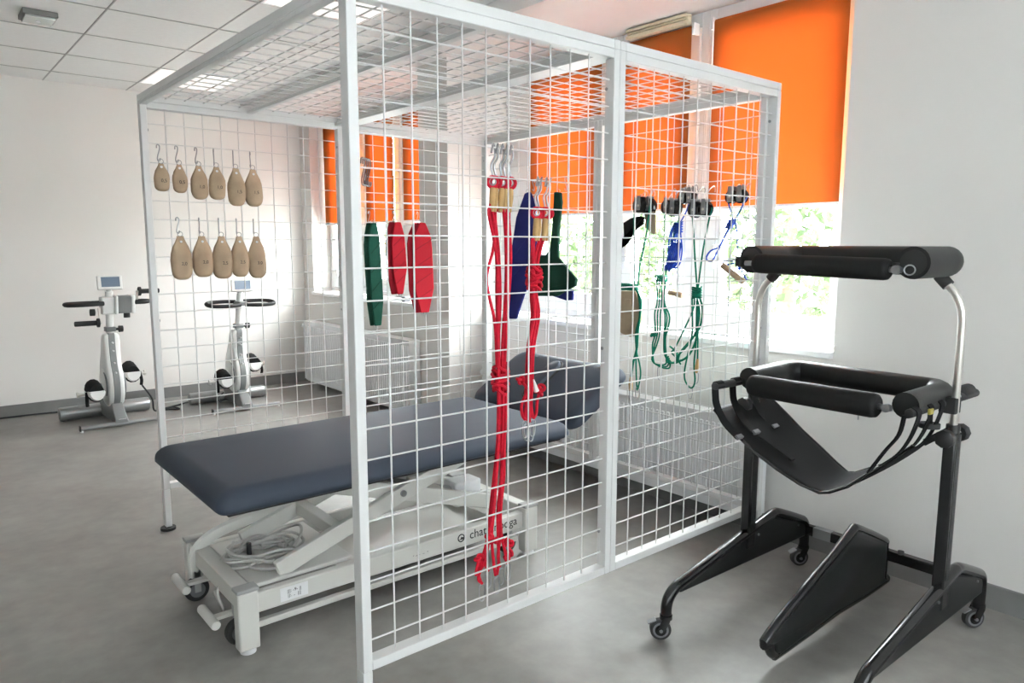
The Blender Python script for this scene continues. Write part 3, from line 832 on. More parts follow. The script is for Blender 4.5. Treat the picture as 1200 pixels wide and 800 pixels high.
# side tubes carrying the sling
for y, xa in ((-.215, 1.245), (-.815, 1.33)):
    MB().rod((xa, y, .868), (1.86, y, .862), .0135, 14).build('side_bar', 'black_rubber', sf)
MB().rod((1.735, -.805, .872), (1.845, -.80, .868), .024, 16).build('grip', 'black_rubber', sf)
for y, x in ((YA, 1.545), (YBk, 1.595)):
    MB().bx(x - .022, x + .022, min(y, y + (-.03 if y > YC else .03)) - .01, max(y, y + (-.03 if y > YC else .03)) + .01, .835, .885).build('ring_bracket', 'black_rubber', sf, bevel=.004)
MB().cyl((1.53, -.80, .86), (1.53, -.80, .80), .008, 10).cyl((1.53, -.80, .806), (1.53, -.80, .792), .030, 16).build('height_knob', 'black_rubber', sf)
MB().bx(1.60, 1.66, -.84, -.79, .862, .885).build('metal_clamp', 'steel', sf, bevel=.004)
# sling seat (V hammock)
sl = MB(); secs = []
prof = [(-.165, .770), (-.200, .745), (-.26, .700), (-.33, .650), (-.41, .605), (-.48, .568), (-.535, .548), (-.565, .556), (-.62, .588), (-.69, .640), (-.75, .695), (-.80, .745)]
n = len(prof)
grid = []
for i, (y, z) in enumerate(prof):
    f = i / (n - 1)
    g_ = f / .55 if f < .55 else 1.0
    cx_ = 1.468 + .017 * g_
    hw = .145 - .049 * g_ ** 1.6 + .02 * math.sin(g_ * PI) if f < .55 else .096 - .03 * (f - .55) / .45
    row = []
    for k in range(9):
        t = k / 8 * 2 - 1
        row.append(Vector((cx_ + t * hw, y - .02 * max(t, 0) * (1 - g_), z + .014 * t * (f < .8) + .010 * t * t)))
    grid.append(row)
bmv = [[sl.bm.verts.new(p) for p in r] for r in grid]
for i in range(n - 1):
    for k in range(8): sl.bm.faces.new((bmv[i][k], bmv[i][k + 1], bmv[i + 1][k + 1], bmv[i + 1][k]))
sl = sl.build('sling_seat', 'black_cloth', sf, ang=80)
so = sl.modifiers.new('solid', 'SOLIDIFY'); so.thickness = .010; so.offset = 0
ss = sl.modifiers.new('subdivision', 'SUBSURF'); ss.levels = 1; ss.render_levels = 1
MB().tube([r[0] for r in grid], .0055, 6).build('edge_binding', 'black_gloss', sl)
MB().tube([r[-1] for r in grid], .0055, 6).build('edge_binding', 'black_gloss', sl)
def strap(pts, wd, parent, nm='strap', th=.003, side=(1, 0, 0), m='black_cloth'):
    P = catmull(pts, 4); s = Vector(side).normalized(); b = MB(); sec = []
    for i, p in enumerate(P):
        t = (P[min(i + 1, len(P) - 1)] - P[max(i - 1, 0)]).normalized(); nn = s.cross(t).normalized()
        sec.append([p - s * wd / 2 - nn * th, p + s * wd / 2 - nn * th, p + s * wd / 2 + nn * th, p - s * wd / 2 + nn * th])
    b.loft(sec); return b.build(nm, m, parent)
for x in (1.27, 1.375, 1.50):
    st = strap([(x, -.228, .862), (x, -.22, .882), (x, -.203, .875), (x + .006, -.20, .83), (x + .012, -.205, .79), (x + .02, -.235, .735), (x + .03, -.285, .69)], .036, sl, th=.0018)
    MB().box((x + .03, -.285, .695), (.034, .016, .012), Matrix.Rotation(.6, 3, 'X')).build('buckle', 'grey_rubber', st, bevel=.002)
strap([(1.41, -.30, .683), (1.43, -.36, .645), (1.44, -.41, .616)], .026, sl)
for x, dy in ((1.36, 0), (1.45, .01), (1.53, -.005)):
    st = strap([(x, -.815, .885), (x, -.832, .87), (x, -.825, .83), (x + .01, -.805, .78), (x + .005, -.78, .735), (x, -.735, .69)], .030, sl, th=.0018)
MB().box((1.44, -.833, .862), (.026, .010, .018), None).build('buckle', 'yellow_label', sl, bevel=.003)
strap([(1.50, -.80, .75), (1.54, -.83, .775), (1.575, -.84, .785), (1.60, -.845, .80)], .02, sl, side=(0, .3, 1))
strap([(1.34, -.80, .86), (1.335, -.79, .80), (1.345, -.75, .74), (1.36, -.70, .66)], .022, sl)

# ================================================================== SAND BAGS
def s_hook(p, ln=.07, r=.0027, parent=None, nm='hook', mt='steel', sw=.010, yaw=0.0):
    """S hook hanging from p (top, on the wire), in a vertical plane turned by yaw from XZ"""
    c, s = math.cos(yaw), math.sin(yaw)
    pr = [(-.9, -.16), (-.75, .04), (-.1, .1), (.65, .02), (.7, -.16), (.3, -.38), (-.3, -.62), (-.7, -.84), (-.6, -1.0), (0, -1.07), (.65, -1.0), (.75, -.86)]
    pts = [Vector(p) + Vector((a * sw * c, a * sw * s, b * ln)) for a, b in pr]
    return MB().tube(catmull(pts, 4), r, 6).build(nm, mt, parent)
def sandbag(x, zt, wd, ht, num, label, yaw):
    y = 1.915
    ztop = zt - .083
    t = thing('sand_bag', label, 'weight bag', (x, y, ztop - ht), group='tan weight bags on the cage')
    s_hook((x, 1.943, zt - .004), .062, parent=t, yaw=yaw, sw=.0085)
    MB().ring((x, y, ztop + .009), .0105, .0016, (0.2, 1, 0), 14, 5).build('ring', 'steel', t)
    secs = []
    prof = [(0, .32, .05), (.06, .37, .12), (.14, .52, .28), (.26, .76, .55), (.40, .95, .82), (.55, 1.0, 1.0), (.76, .98, 1.0), (.87, .90, .92), (.94, .76, .76), (.985, .52, .54), (1.0, .28, .28)]
    for f, a, b in prof:
        sec = []
        for k in range(18):
            an = 2 * PI * k / 18
            cc, ss_ = math.cos(an), math.sin(an)
            px = wd / 2 * a * math.copysign(abs(cc) ** .85, cc); py = wd * .30 * b * math.copysign(abs(ss_) ** .85, ss_)
            px += .0015 * math.sin(k * 2.3 + f * 9 + x * 50) * (a > .6)
            sec.append(Vector((x + px, y + py, ztop - f * ht)))
        secs.append(sec)
    MB().loft(secs).build('bag_body', 'sand_leather', t, ang=70)
    MB().cyl((x, y - wd * .30 * .34 - .001, ztop - ht * .13), (x, y, ztop - ht * .13), .0055, 12).build('grommet', 'label_white', t)
    text_part('weight_print', num, .021, 'print_black', t, facing_minus_y(x + .004, y - wd * .302 - .0006, ztop - ht * .63))
R1 = [(.07, 1.788, .066, .122, '0,5', 'smallest tan weight bag, top row next to the cage corner post'), (.147, 1.788, .064, .126, '0,5', 'small tan weight bag, second in the top row'),
      (.232, 1.788, .077, .152, '1,0', 'medium tan weight bag marked 1,0, third in the top row'), (.312, 1.788, .078, .150, '1,0', 'medium tan weight bag, fourth in the top row'),
      (.402, 1.788, .085, .176, '1,5', 'pale tan weight bag, fifth in the top row'), (.484, 1.788, .086, .176, '1,5', 'pale tan weight bag, last in the top row')]
R2 = [(.134, 1.467, .094, .200, '2,0', 'large tan weight bag, first of the lower row near the corner post'), (.229, 1.467, .092, .190, '2,0', 'large tan weight bag, second of the lower row'),
      (.319, 1.467, .094, .200, '2,5', 'large tan weight bag marked 2,5, middle of the lower row'), (.403, 1.467, .086, .194, '2,5', 'large tan weight bag, fourth of the lower row'),
      (.486, 1.467, .088, .202, '3,0', 'large tan weight bag, last of the lower row')]
for i, a in enumerate(R1): sandbag(*a, (.2, .3, .5, 1.3, 1.2, 1.35)[i])
for i, a in enumerate(R2): sandbag(*a, (.2, 1.1, 1.2, 1.15, 1.1)[i])
# spare hooks
for k in range(4):
    o = s_hook((1.095 + .012 * k, 1.942, 1.797 - .002 * k), .125, .0038, None, 's_hook', 'hook_grey', .017, .25)
    o.location = (0, 0, 0)
    tag(o, ('leftmost', 'second', 'third', 'rightmost')[k] + ' steel S hook of the small bundle above the green sling', 'hook', 'spare steel S hooks')

# ================================================================== SLINGS
def flat_sling(name, label, cat, poly, y, mf, mbk, hook_x, hook_z, dx, grp=None, th=.012, ends=True):
    """hangs flat against the back panel (XZ plane)"""
    zb_ = min(b for a, b in poly); zt_ = max(b for a, b in poly)
    t = thing(name, label, cat, (hook_x, y, zb_), group=grp)
    def bulge(yo, off, mat_, nm):
        m = MB(); cx_ = sum(a for a, b in poly) / len(poly)
        p2 = [(a + off, b) for a, b in poly]
        m.prism(p2, lambda a, b: (a, yo, b), (0, -th, 0)); return m.build(nm, mat_, t, bevel=.005)
    bulge(y + th + .004, dx, mbk, 'back_flap')
    f = bulge(y, 0, mf, 'front_flap')
    # quilting seams
    n = 4
    xs_ = [a for a, b in poly]; xa, xb = min(xs_) + .014, max(xs_) - .014
    for k in range(n):
        z = zb_ + (zt_ - zb_) * (k + 1.2) / (n + 1.4)
        MB().tube([(xa, y - th - .0005, z - .04), (xb, y - th - .0005, z + .02)], .0022, 5).build('quilt_seam', mbk, f)
    s_hook((hook_x, 1.943, hook_z), .055, parent=t, yaw=.3, sw=.008)
    MB().ring((hook_x, y - .004, zt_ + .006), .009, .0015, (0.3, 1, 0), 12, 5).build('ring', 'steel', t)
    MB().ring((sum(xs_) / len(xs_) - .01, y - .004, zb_ - .004), .009, .0015, (0, 1, 0), 12, 5).ring((sum(xs_) / len(xs_) + .012, y + .006, zb_ - .006), .009, .0015, (.5, 1, 0), 12, 5).build('end_ring', 'steel', t)
    return t
def hexa(xc, zt, zb_, wd, top=.35, sk=.008, bot=.4):
    h = wd / 2
    return [(xc - h * top, zt), (xc + h * top, zt), (xc + h * .85, zt - .07), (xc + h, zt - .15), (xc + h + sk, zb_ + .14), (xc + h * bot + sk, zb_), (xc - h * bot + sk, zb_), (xc - h + sk, zb_ + .13), (xc - h, zt - .12), (xc - h * .8, zt - .06)]
flat_sling('limb_sling', 'narrow dark green quilted sling on the back of the cage', 'sling', hexa(1.133, 1.462, .900, .075, .45, .012, .55), 1.915, 'sling_green', 'sling_dark_green', 1.125, 1.52, -.018, 'hanging slings')
flat_sling('limb_sling', 'shorter bright red quilted sling beside the green one', 'sling', hexa(1.285, 1.470, 1.068, .092, .4, .006, .4), 1.915, 'sling_red', 'sling_dark_red', 1.278, 1.525, -.028, 'hanging slings')
flat_sling('limb_sling', 'longer wide red quilted sling, third from the back mid post', 'sling', hexa(1.446, 1.470, .955, .128, .3, .008, .45), 1.915, 'sling_red', 'sling_dark_red', 1.435, 1.525, -.03, 'hanging slings')
# slings on the end panel (YZ plane, inside at x ~1.88)
XE = 1.895
def end_sling(name, label, cat, poly, x, mname, hook_y, hook_z, th=.014, seams=()):
    zb_ = min(b for a, b in poly); zt_ = max(b for a, b in poly)
    t = thing(name, label, cat, (x, hook_y, zb_), group='hanging slings')
    f = MB().prism(poly, lambda a, b: (x, a, b), (-th, 0, 0)).build('fabric', mname, t, bevel=.006)
    for p0, p1 in seams:
        MB().tube([(x - th - .0005, *p0), (x - th - .0005, *p1)], .002, 5).build('seam', mname, f)
    m = s_hook((1.918, hook_y, hook_z), hook_z - zt_ - .012, parent=t, yaw=PI / 2 + .3, sw=.008)
    MB().ring((x - .006, hook_y, zt_ + .004), .009, .0015, (1, .3, 0), 12, 5).build('ring', 'steel', t)
    return t
blue = [(1.507, 1.633), (1.463, 1.64), (1.409, 1.565), (1.407, 1.326), (1.47, 1.137), (1.578, 0.917), (1.641, 0.912), (1.677, 1.144), (1.681, 1.174), (1.63, 1.28), (1.58, 1.50)]
end_sling('limb_sling', 'dark blue pointed sling hanging inside the cage end behind the red ropes', 'sling', blue, 1.88, 'sling_blue', 1.488, 1.70, seams=(((1.63, 1.25), (1.44, 1.42)), ((1.66, 1.12), (1.50, 1.24))))
MB_b = [(1.249, 1.627), (1.2, 1.621), (1.191, 1.57), (1.212, 1.422), (1.214, 1.279), (1.072, 1.167), (1.081, 1.133), (1.217, 1.071), (1.394, 1.062), (1.406, 1.283), (1.312, 1.291), (1.277, 1.326), (1.259, 1.45)]
end_sling('foot_sling', 'dark green boot shaped sling hanging inside the cage end', 'sling', MB_b, 1.87, 'sling_dark_green', 1.225, 1.70, .02, seams=(((1.40, 1.20), (1.20, 1.26)), ((1.38, 1.09), (1.10, 1.15))))
o = MB().prism([(1.30, 1.13), (1.17, 1.13), (1.13, 1.10), (1.135, 1.052), (1.187, 1.048), (1.29, 1.065)], lambda a, b: (1.900, a, b), (-.014, 0, 0)).build('limb_sling', 'sling_blue', loc=(1.893, 1.2, 1.05), bevel=.005)
tag(o, 'bit of blue sling showing behind the green boot sling', 'sling', 'hanging slings')

# ================================================================== RED ROPES (on the near panel, inside)
rr = .0050
def carabiner(p, ln, parent, nm='carabiner', ax=(1, 0, 0), mt='steel', r=.0022):
    a = Vector(ax).normalized(); p = Vector(p); w_ = ln * .2
    pts = [p, p + a * w_ + Vector((0, 0, -.15 * ln)), p + a * w_ * .8 + Vector((0, 0, -.85 * ln)), p + Vector((0, 0, -ln)), p - a * w_ * .8 + Vector((0, 0, -.85 * ln)), p - a * w_ + Vector((0, 0, -.15 * ln))]
    return MB().tube(catmull(pts, 3, closed=True), r, 6, closed=True).build(nm, mt, parent)
def knot(p, r, parent, material, nm='knot', seed=0):
    p = Vector(p); R = Matrix.Rotation(seed * 1.1 + .4, 3, Vector((.3, 1, .5)).normalized())
    pts = []
    for k in range(36):
        t = 2 * PI * k / 36
        q = Vector((math.sin(t) + 2 * math.sin(2 * t), -math.sin(3 * t) * 1.3, math.cos(t) - 2 * math.cos(2 * t)))
        pts.append(p + R @ q * (r / 2.6))
    return MB().tube(pts, rr, 7, closed=True).build(nm, material, parent)
def red_rope(i, x, y, ztop, strands, label, grp, tail, car, hang):
    t = thing('exercise_rope', label, 'rope', (x, y, car[2]), group=grp)
    hk = [(x - .004, .022, ztop + .004), (x + .006, .03, ztop + .012), (x + .022, y - .004, ztop + .004), (x + .026, y, ztop - .022), (x + .012, y, ztop - .045), (x + .018, y, ztop - .075)]
    MB().tube(catmull([(x - .012, .018, ztop - .016)] + hk, 5), .0033, 8).build('hook', 'steel', t)
    zr = ztop - .095
    th = MB().ring((x + .018, y, zr), .0155, .0052, (.35 + .3 * i, 1, 0), 16, 6).build('rope_eye', 'rope_red', t)
    MB().ring((x + .018, y, zr + .002), .0105, .0022, (.35 + .3 * i, 1, 0), 14, 5).build('thimble', 'steel', th)
    MB().tube([(x + .018, y, zr - .016), (x + .017, y, zr - .045), (x + .012, y, zr - .085)], [.0085, .0095, .0075], 10).build('sleeve', 'sleeve_tan', t)
    st = (x + .012, y, zr - .082)
    for s in strands:
        MB().tube(catmull([st] + s, 5), rr, 7).build('cord', 'rope_red', t)
    if tail: MB().tube(catmull(tail, 5, closed=False), rr, 7).build('tail_loop', 'rope_red', t)
    carabiner(car, .055, t)
    return t
ZH = hz[16]   # 1.626
LB = [(.510, 1.44), (.525, 1.315), (.526, 1.187), (.52, 1.057), (.52, .951), (.523, .871), (.52, .736), (.51, .629), (.499, .521), (.492, .439), (.487, .370)]
XLs = [.468, .484, .502, .520, .536]
rnd = random.Random(11)
labs = ['first', 'second', 'third', 'fourth', 'last']
ends = [(.441, .300), (.470, .330), (.500, .305), (.522, .325), (.545, .335)]
for i, x in enumerate(XLs):
    y = .05 + .006 * (i % 2)
    st = []
    for q in range(2 if i in (2, 4) else 1):
        off = (i - 2) * .0085 + q * .005 + rnd.uniform(-.002, .002)
        s = []
        for j, (a, b) in enumerate(LB):
            spread = (2.6, 1.9, 1.4, 1.2, 1.0, 1.0, 1.1, 1.2, 1.4, 1.9, 2.0)[j]
            s.append((a + off * spread + rnd.uniform(-.004, .004), y + .010 * q + .009 * ((i + q) % 3) - .006, b))
        e = ends[i]
        s[-1] = (e[0] + .012 * (q - .5) * 2, y + .006 * q, e[1] + .05)
        s.append((e[0] + .006 * (q - .5), y + .003, e[1] + .008))
        st.append(s)
    if i == 0:
        st.append([(.478, y, 1.514 - .05), (.494, y, 1.40), (.487, y, 1.335), (.463, y, 1.255), (.474, y, 1.19), (.494, y, 1.111), (.502, y, .98)])
    t = red_rope(i, x, y, ZH, st, 'red exercise rope, %s from the left in the long hanging bundle' % labs[i], 'long red ropes', None, (ends[i][0], y, ends[i][1] + .002), 0)
    if i == 2:
        pts = []
        for k in range(40):
            a = k * .95; f = k / 39
            pts.append((.522 + (.026 + .004 * math.sin(k * 1.7)) * math.cos(a), .058 + .022 * math.sin(a), .985 - .085 * f + .008 * math.sin(k * 2.1)))
        MB().tube(catmull(pts, 3), rr, 7).build('wrap', 'rope_red', t)
    kp = [(.462, y - .01, .452), (.427, y - .01, .392), (.49, y, .43), (.548, y - .008, .372), (.552, y + .004, .405)][i]
    knot(kp, .012, t, 'rope_red', seed=i)
    if i in (0, 1, 4):
        MB().tube(catmull([kp, (kp[0] - .012, y - .01, kp[2] - .05), (ends[i][0] - .014, y, ends[i][1] + .03), ends[i][:1] + (y,) + (ends[i][1] + .004,)], 5), rr, 7).build('tail_loop', 'rope_red', t)
ZH2 = hz[15]  # 1.5415
SB = [(.664, 1.36), (.654, 1.30), (.651, 1.208), (.659, 1.127), (.638, 1.02), (.635, .911), (.632, .86)]
XSs = [.640, .656, .676, .694]
ends = [(.615, .790), (.628, .778), (.640, .775), (.652, .788)]
for i, x in enumerate(XSs):
    y = .05 + .006 * (i % 2); st = []
    for q in range(2 if i in (1, 3) else 1):
        off = (i - 1.5) * .0075 + q * .004
        s = [(a + off * (2.2 if j == 0 else 1) + rnd.uniform(-.003, .003), y + .008 * q + .004 * ((i + q) % 3) - .004, b) for j, (a, b) in enumerate(SB)]
        s.append((ends[i][0] + .007 * (q - .5), y + .002, ends[i][1] + .012)); st.append(s)
    t = red_rope(i, x, y, ZH2, st, 'red exercise rope, %s from the left in the short knotted bundle' % labs[i], 'short red ropes', None, (ends[i][0], y, ends[i][1] + .004), 0)
    if i == 1:
        pts = []
        for k in range(34):
            a = k * .95; f = k / 33
            pts.append((.658 + (.024 + .004 * math.sin(k * 1.7)) * math.cos(a), .058 + .022 * math.sin(a), 1.285 - .075 * f + .008 * math.sin(k * 2.1)))
        MB().tube(catmull(pts, 3), rr, 7).build('wrap', 'rope_red', t)
    if i == 0:
        knot((.597, y, .928), .011, t, 'rope_red', seed=3)
        MB().tube(catmull([(.597, y, .928), (.62, y - .005, .90), (.632, y, .88)], 4), rr, 7).build('tail_loop', 'rope_red', t)
        MB().tube(catmull([(.625, y, .89), (.602, y, .85), (.604, y, .815), (.615, y, .80)], 4), rr, 7).build('tail_loop', 'rope_red', t)
    if i == 3:
        knot((.684, y, .885), .016, t, 'rope_red', seed=5)
        MB().tube(catmull([(.684, y, .885), (.672, y, .85), (.668, y, .81), (.655, y, .795)], 4), rr, 7).build('tail_loop', 'rope_red', t)
        MB().tube([(.648, y - .008, .925), (.662, y - .008, .885)], [.003, .009], 8).build('cleat', 'label_white', t)

# ================================================================== PULLEYS AND CORDS on the end panel
XP = 1.872
rg = .0042
def yz(l, x=XP): return [(x, a, b) for a, b in l]
def cord(l, parent, material, nm='cord', x=XP, r=rg, closed=False):
    return MB().tube(catmull(yz(l, x), 5, closed=closed), r, 6, closed=closed).build(nm, material, parent)
def pulley(parent, y, z, hook_y, r=.030, x=XP, lean=0.0, htop=1.598):
    w_ = MB().tube([(x - .013, y, z), (x - .011, y, z), (x - .003, y, z), (x + .003, y, z), (x + .011, y, z), (x + .013, y, z)], [r * .9, r, r * .82, r * .82, r, r * .9], 24).build('pulley_wheel', 'black_gloss', parent)
    for s_ in (-1, 1):
        MB().prism([(y - .011, z - .022), (y + .011, z - .022), (y + .013, z), (y + .010 + lean, z + .046), (y - .010 + lean, z + .046), (y - .013, z)], lambda a, b: (x + s_ * .017, a, b), (s_ * .0025, 0, 0)).build('pulley_plate', 'steel', w_, bevel=.001, bseg=1)
    MB().tube([(x - .021, y, z), (x + .021, y, z)], [.006, .006], 10).build('axle', 'chrome', w_)
    MB().tube(catmull([(x, y + lean, z + .036), (x + .008, hook_y, z + .052), (x + .02, hook_y, htop - .012), (1.922, hook_y, htop + .008), (1.934, hook_y, htop - .004), (1.932, hook_y, htop - .018)], 4), .0026, 6).build('pulley_hook', 'steel', w_)
def coil(parent, y, z, ry, hz_, material, turns=7, x=XP, rx=.018, r=rg):
    pts = []
    n_ = turns * 7
    for k in range(n_):
        a = 2 * PI * k / 7; f = k / (n_ - 1)
        pts.append((x + rx * math.cos(a), y + ry * math.sin(a), z - hz_ / 2 + hz_ * f + .003 * math.sin(k * 1.7)))
    return MB().tube(catmull(pts, 2), r, 6).build('rope_wrap', material, parent)
def hcoil(parent, y0_, y1_, z, rz_, material, turns=9, x=XP):
    pts = []; n_ = turns * 7
    for k in range(n_):
        a = 2 * PI * k / 7; f = k / (n_ - 1)
        pts.append((x + .016 * math.cos(a), y0_ + (y1_ - y0_) * f, z + rz_ * math.sin(a)))
    return MB().tube(catmull(pts, 2), rg, 6).build('rope_wrap', material, parent)
# 1: green cord by the mid post
t = thing('pulley_rope', 'green pulley rope hanging next to the cage mid post, over the tan slings', 'pulley rope', (XP, .66, .6), group='pulley ropes')
pulley(t, .663, 1.533, .672, .042); pulley(t, .625, 1.530, .63, .036, x=XP + .02)
cord([(.700, 1.575), (.704, 1.517), (.699, 1.375), (.691, 1.26), (.693, 1.15)], t, 'rope_green')
cord([(.607, 1.53), (.612, 1.49), (.626, 1.389), (.646, 1.304), (.662, 1.232), (.668, 1.15)], t, 'rope_green')
hcoil(t, .775, .675, 1.143, .014, 'rope_green', 9)
cord([(.69, 1.15), (.664, 1.137), (.632, 1.083), (.633, 1.018), (.645, .924), (.649, .848), (.671, .769), (.681, .70)], t, 'rope_green', x=XP - .02, r=.006)
cord([(.66, 1.13), (.645, 1.07), (.643, 1.0), (.663, .922), (.654, .828), (.634, .774), (.626, .718), (.640, .65)], t, 'rope_green', x=XP - .014)
cord([(.655, .86), (.66, .78), (.655, .70), (.648, .64)], t, 'rope_green', x=XP - .01)
MB().tube([(XP - .02, .681, .705), (XP - .02, .682, .665), (XP - .02, .679, .635)], [.006, .011, .008], 10).build('sleeve', 'sleeve_tan', t)
carabiner((XP - .02, .679, .64), .055, t, ax=(0, 1, 0)); carabiner((XP - .012, .645, .655), .06, t, ax=(0, 1, 0))
# 2
t = thing('pulley_rope', 'green pulley rope gathered in one upright wrap, left of the blue cord', 'pulley rope', (XP, .51, .71), group='pulley ropes')
pulley(t, .511, 1.520, .505, .034, x=XP + .012); pulley(t, .455, 1.512, .455, .038, x=XP - .012)
cord([(.519, 1.545), (.519, 1.511), (.515, 1.409), (.516, 1.305), (.517, 1.20)], t, 'rope_green')
cord([(.44, 1.49), (.450, 1.44), (.478, 1.36), (.50, 1.28), (.512, 1.20)], t, 'rope_green', x=XP + .01)
hcoil(t, .556, .496, 1.192, .013, 'rope_green', 5)
for q, dx in enumerate((-.008, 0, .008)):
    cord([(.534 + dx, 1.188), (.530 + dx, 1.08), (.539 + dx * 1.5, 1.024), (.536 + dx, .933), (.551 + dx, .876), (.560 - dx * 1.2, .801), (.525 + dx, .773 + .006 * q), (.473 + dx, .775 + .008 * q), (.463, .813 + .01 * q)], t, 'rope_green', x=XP - .006 * q)
for q, dx in enumerate((-.008, .002, .01)):
    cord([(.511 + dx, 1.189), (.513 + dx, 1.081), (.488 + dx * 2, 1.01), (.501 + dx, .909), (.492 + dx, .828), (.470 - dx, .80), (.424 + dx, .809 + .004 * q), (.432, .85), (.466 + dx, .875)], t, 'rope_green', x=XP + .006 * q)
knot((XP - .012, .556, .925), .012, t, 'rope_green', seed=2)
carabiner((XP, .521, .772), .062, t, ax=(0, 1, 0))
# 3
t = thing('pulley_rope', 'green pulley rope tied in a round knot with a wide hanging loop', 'pulley rope', (XP, .33, .70), group='pulley ropes')
pulley(t, .345, 1.503, .345, .036, x=XP - .004, htop=1.598); pulley(t, .292, 1.503, .292, .034, x=XP - .004)
cord([(.375, 1.51), (.363, 1.473), (.351, 1.374), (.339, 1.268), (.324, 1.15)], t, 'rope_green')
cord([(.262, 1.51), (.272, 1.471), (.292, 1.373), (.307, 1.275), (.320, 1.15)], t, 'rope_green')
coil(t, .326, 1.135, .022, .05, 'rope_green', 6)
cord([(.335, 1.113), (.343, 1.056), (.397, .946), (.438, .87), (.455, .85), (.43, .83), (.40, .80)], t, 'rope_green')
cord([(.309, 1.115), (.291, 1.06), (.303, .981), (.343, .925), (.404, .856), (.412, .815), (.36, .845), (.322, .918), (.318, 1.0), (.322, 1.1)], t, 'rope_green', r=.0055)
cord([(.316, 1.112), (.299, 1.05), (.310, .975), (.350, .905), (.41, .84)], t, 'rope_green', x=XP - .01)
cord([(.338, 1.109), (.331, .953), (.353, .845), (.366, .772), (.359, .728), (.326, .702), (.307, .736), (.315, .815), (.309, .912), (.312, 1.08)], t, 'rope_green', x=XP - .016)
cord([(.303, 1.09), (.300, .956), (.297, .834)], t, 'rope_green', x=XP - .016)
MB().tube([(XP - .016, .297, .84), (XP - .016, .300, .80), (XP - .016, .300, .775)], [.005, .009, .006], 10).build('sleeve', 'sleeve_tan', t)
carabiner((XP - .016, .299, .778), .05, t, ax=(0, 1, 0)); carabiner((XP - .016, .33, .708), .055, t, ax=(0, 1, 0))
# 4 blue bundle between
t = thing('pulley_rope', 'bright blue pulley cord bunched up between two green ropes', 'pulley rope', (XP + .01, .45, 1.22), group='pulley ropes')
pulley(t, .425, 1.556, .425, .026, x=XP + .016, htop=1.61); pulley(t, .385, 1.558, .385, .028, x=XP + .016, htop=1.61)
cord([(.395, 1.53), (.405, 1.50), (.43, 1.46), (.445, 1.44)], t, 'rope_blue', x=XP + .012, r=.0032)
rnd = random.Random(5)
for q in range(9):
    a = (q - 4) * .0065
    cord([(.448 + a * .6, 1.445), (.462 + a * 1.1, 1.40), (.462 + a * 1.5, 1.33), (.462 + a * 1.4 + rnd.uniform(-.01, .01), 1.28), (.478 + a * 1.5, 1.245 + rnd.uniform(-.02, .02)), (.486 + a, 1.24), (.470 + a * 1.2, 1.29), (.455 + a, 1.36)], t, 'rope_blue', x=XP + .012 - .004 * (q % 4), r=.0036)
coil(t, .446, 1.425, .020, .05, 'rope_blue', 5, XP + .01, .014, .0036)
# 5 blue right
t = thing('pulley_rope', 'blue pulley cord with a knot, nearest the far right corner post', 'pulley rope', (XP, .14, 1.19), group='pulley ropes')
pulley(t, .164, 1.550, .164, .028, htop=1.598); pulley(t, .118, 1.550, .118, .030, htop=1.598)
cord([(.19, 1.55), (.181, 1.531), (.168, 1.493), (.152, 1.455)], t, 'rope_blue', r=.0032)
cord([(.09, 1.55), (.103, 1.528), (.121, 1.491), (.145, 1.455)], t, 'rope_blue', r=.0032)
for q in range(3): knot((XP - .004, .158 + .005 * q, 1.442 - .006 * q), .013, t, 'rope_blue', seed=q)
cord([(.165, 1.435), (.193, 1.386), (.217, 1.341), (.262, 1.321), (.282, 1.288), (.252, 1.279), (.224, 1.322), (.192, 1.38), (.16, 1.44)], t, 'rope_blue', r=.0038)
cord([(.160, 1.43), (.187, 1.382), (.212, 1.335), (.225, 1.31)], t, 'rope_blue', x=XP - .008, r=.0038)
cord([(.145, 1.461), (.129, 1.373), (.129, 1.297), (.147, 1.281), (.188, 1.28), (.190, 1.262), (.139, 1.272)], t, 'rope_blue', r=.0034)
cord([(.118, 1.29), (.106, 1.266), (.102, 1.247), (.086, 1.216), (.071, 1.198)], t, 'rope_blue', r=.0034)
knot((XP - .004, .105, 1.255), .009, t, 'rope_blue', seed=4)
MB().rod((XP - .012, .190, 1.262), (XP - .012, .082, 1.193), .0135, 14).build('handle', 'wood_handle', t)
t = thing('wooden_handle', 'short wooden hand grip hanging behind the green ropes', 'handle', (XP, .45, 1.11))
MB().rod((XP + .012, .492, 1.128), (XP + .012, .412, 1.117), .0125, 14).build('grip', 'wood_handle', t)
MB().tube(catmull([(XP + .012, .485, 1.127), (XP + .03, .46, 1.2), (1.926, .455, 1.302), (1.93, .45, 1.295), (XP + .035, .445, 1.2), (XP + .012, .42, 1.118)], 5), .002, 6).build('loop', 'label_white', t)
# black strap and tan slings
t = thing('strap_sling', 'black padded strap with tan end hanging behind the first pulley', 'strap', (1.9, .69, 1.37))
MB().prism([(.79, 1.455), (.74, 1.478), (.693, 1.486), (.66, 1.48), (.664, 1.446), (.70, 1.425), (.74, 1.395), (.79, 1.375), (.80, 1.34), (.78, 1.35)], lambda a, b: (1.905, a, b), (-.014, 0, 0)).build('strap', 'black_cloth', t, bevel=.005)
MB().prism([(.655, 1.50), (.592, 1.505), (.588, 1.40), (.60, 1.395), (.655, 1.43)], lambda a, b: (1.905, a, b), (-.012, 0, 0)).build('tan_end', 'sling_beige', t, bevel=.004)
MB().tube(catmull([(1.90, .66, 1.485), (1.905, .65, 1.55), (1.934, .65, 1.603), (1.93, .645, 1.59)], 4), .0025, 6).build('hook', 'steel', t)
bg_ = [(.775, 1.12), (.689, 1.125), (.651, 1.062), (.648, .987), (.676, .909), (.713, .896), (.776, .909)]
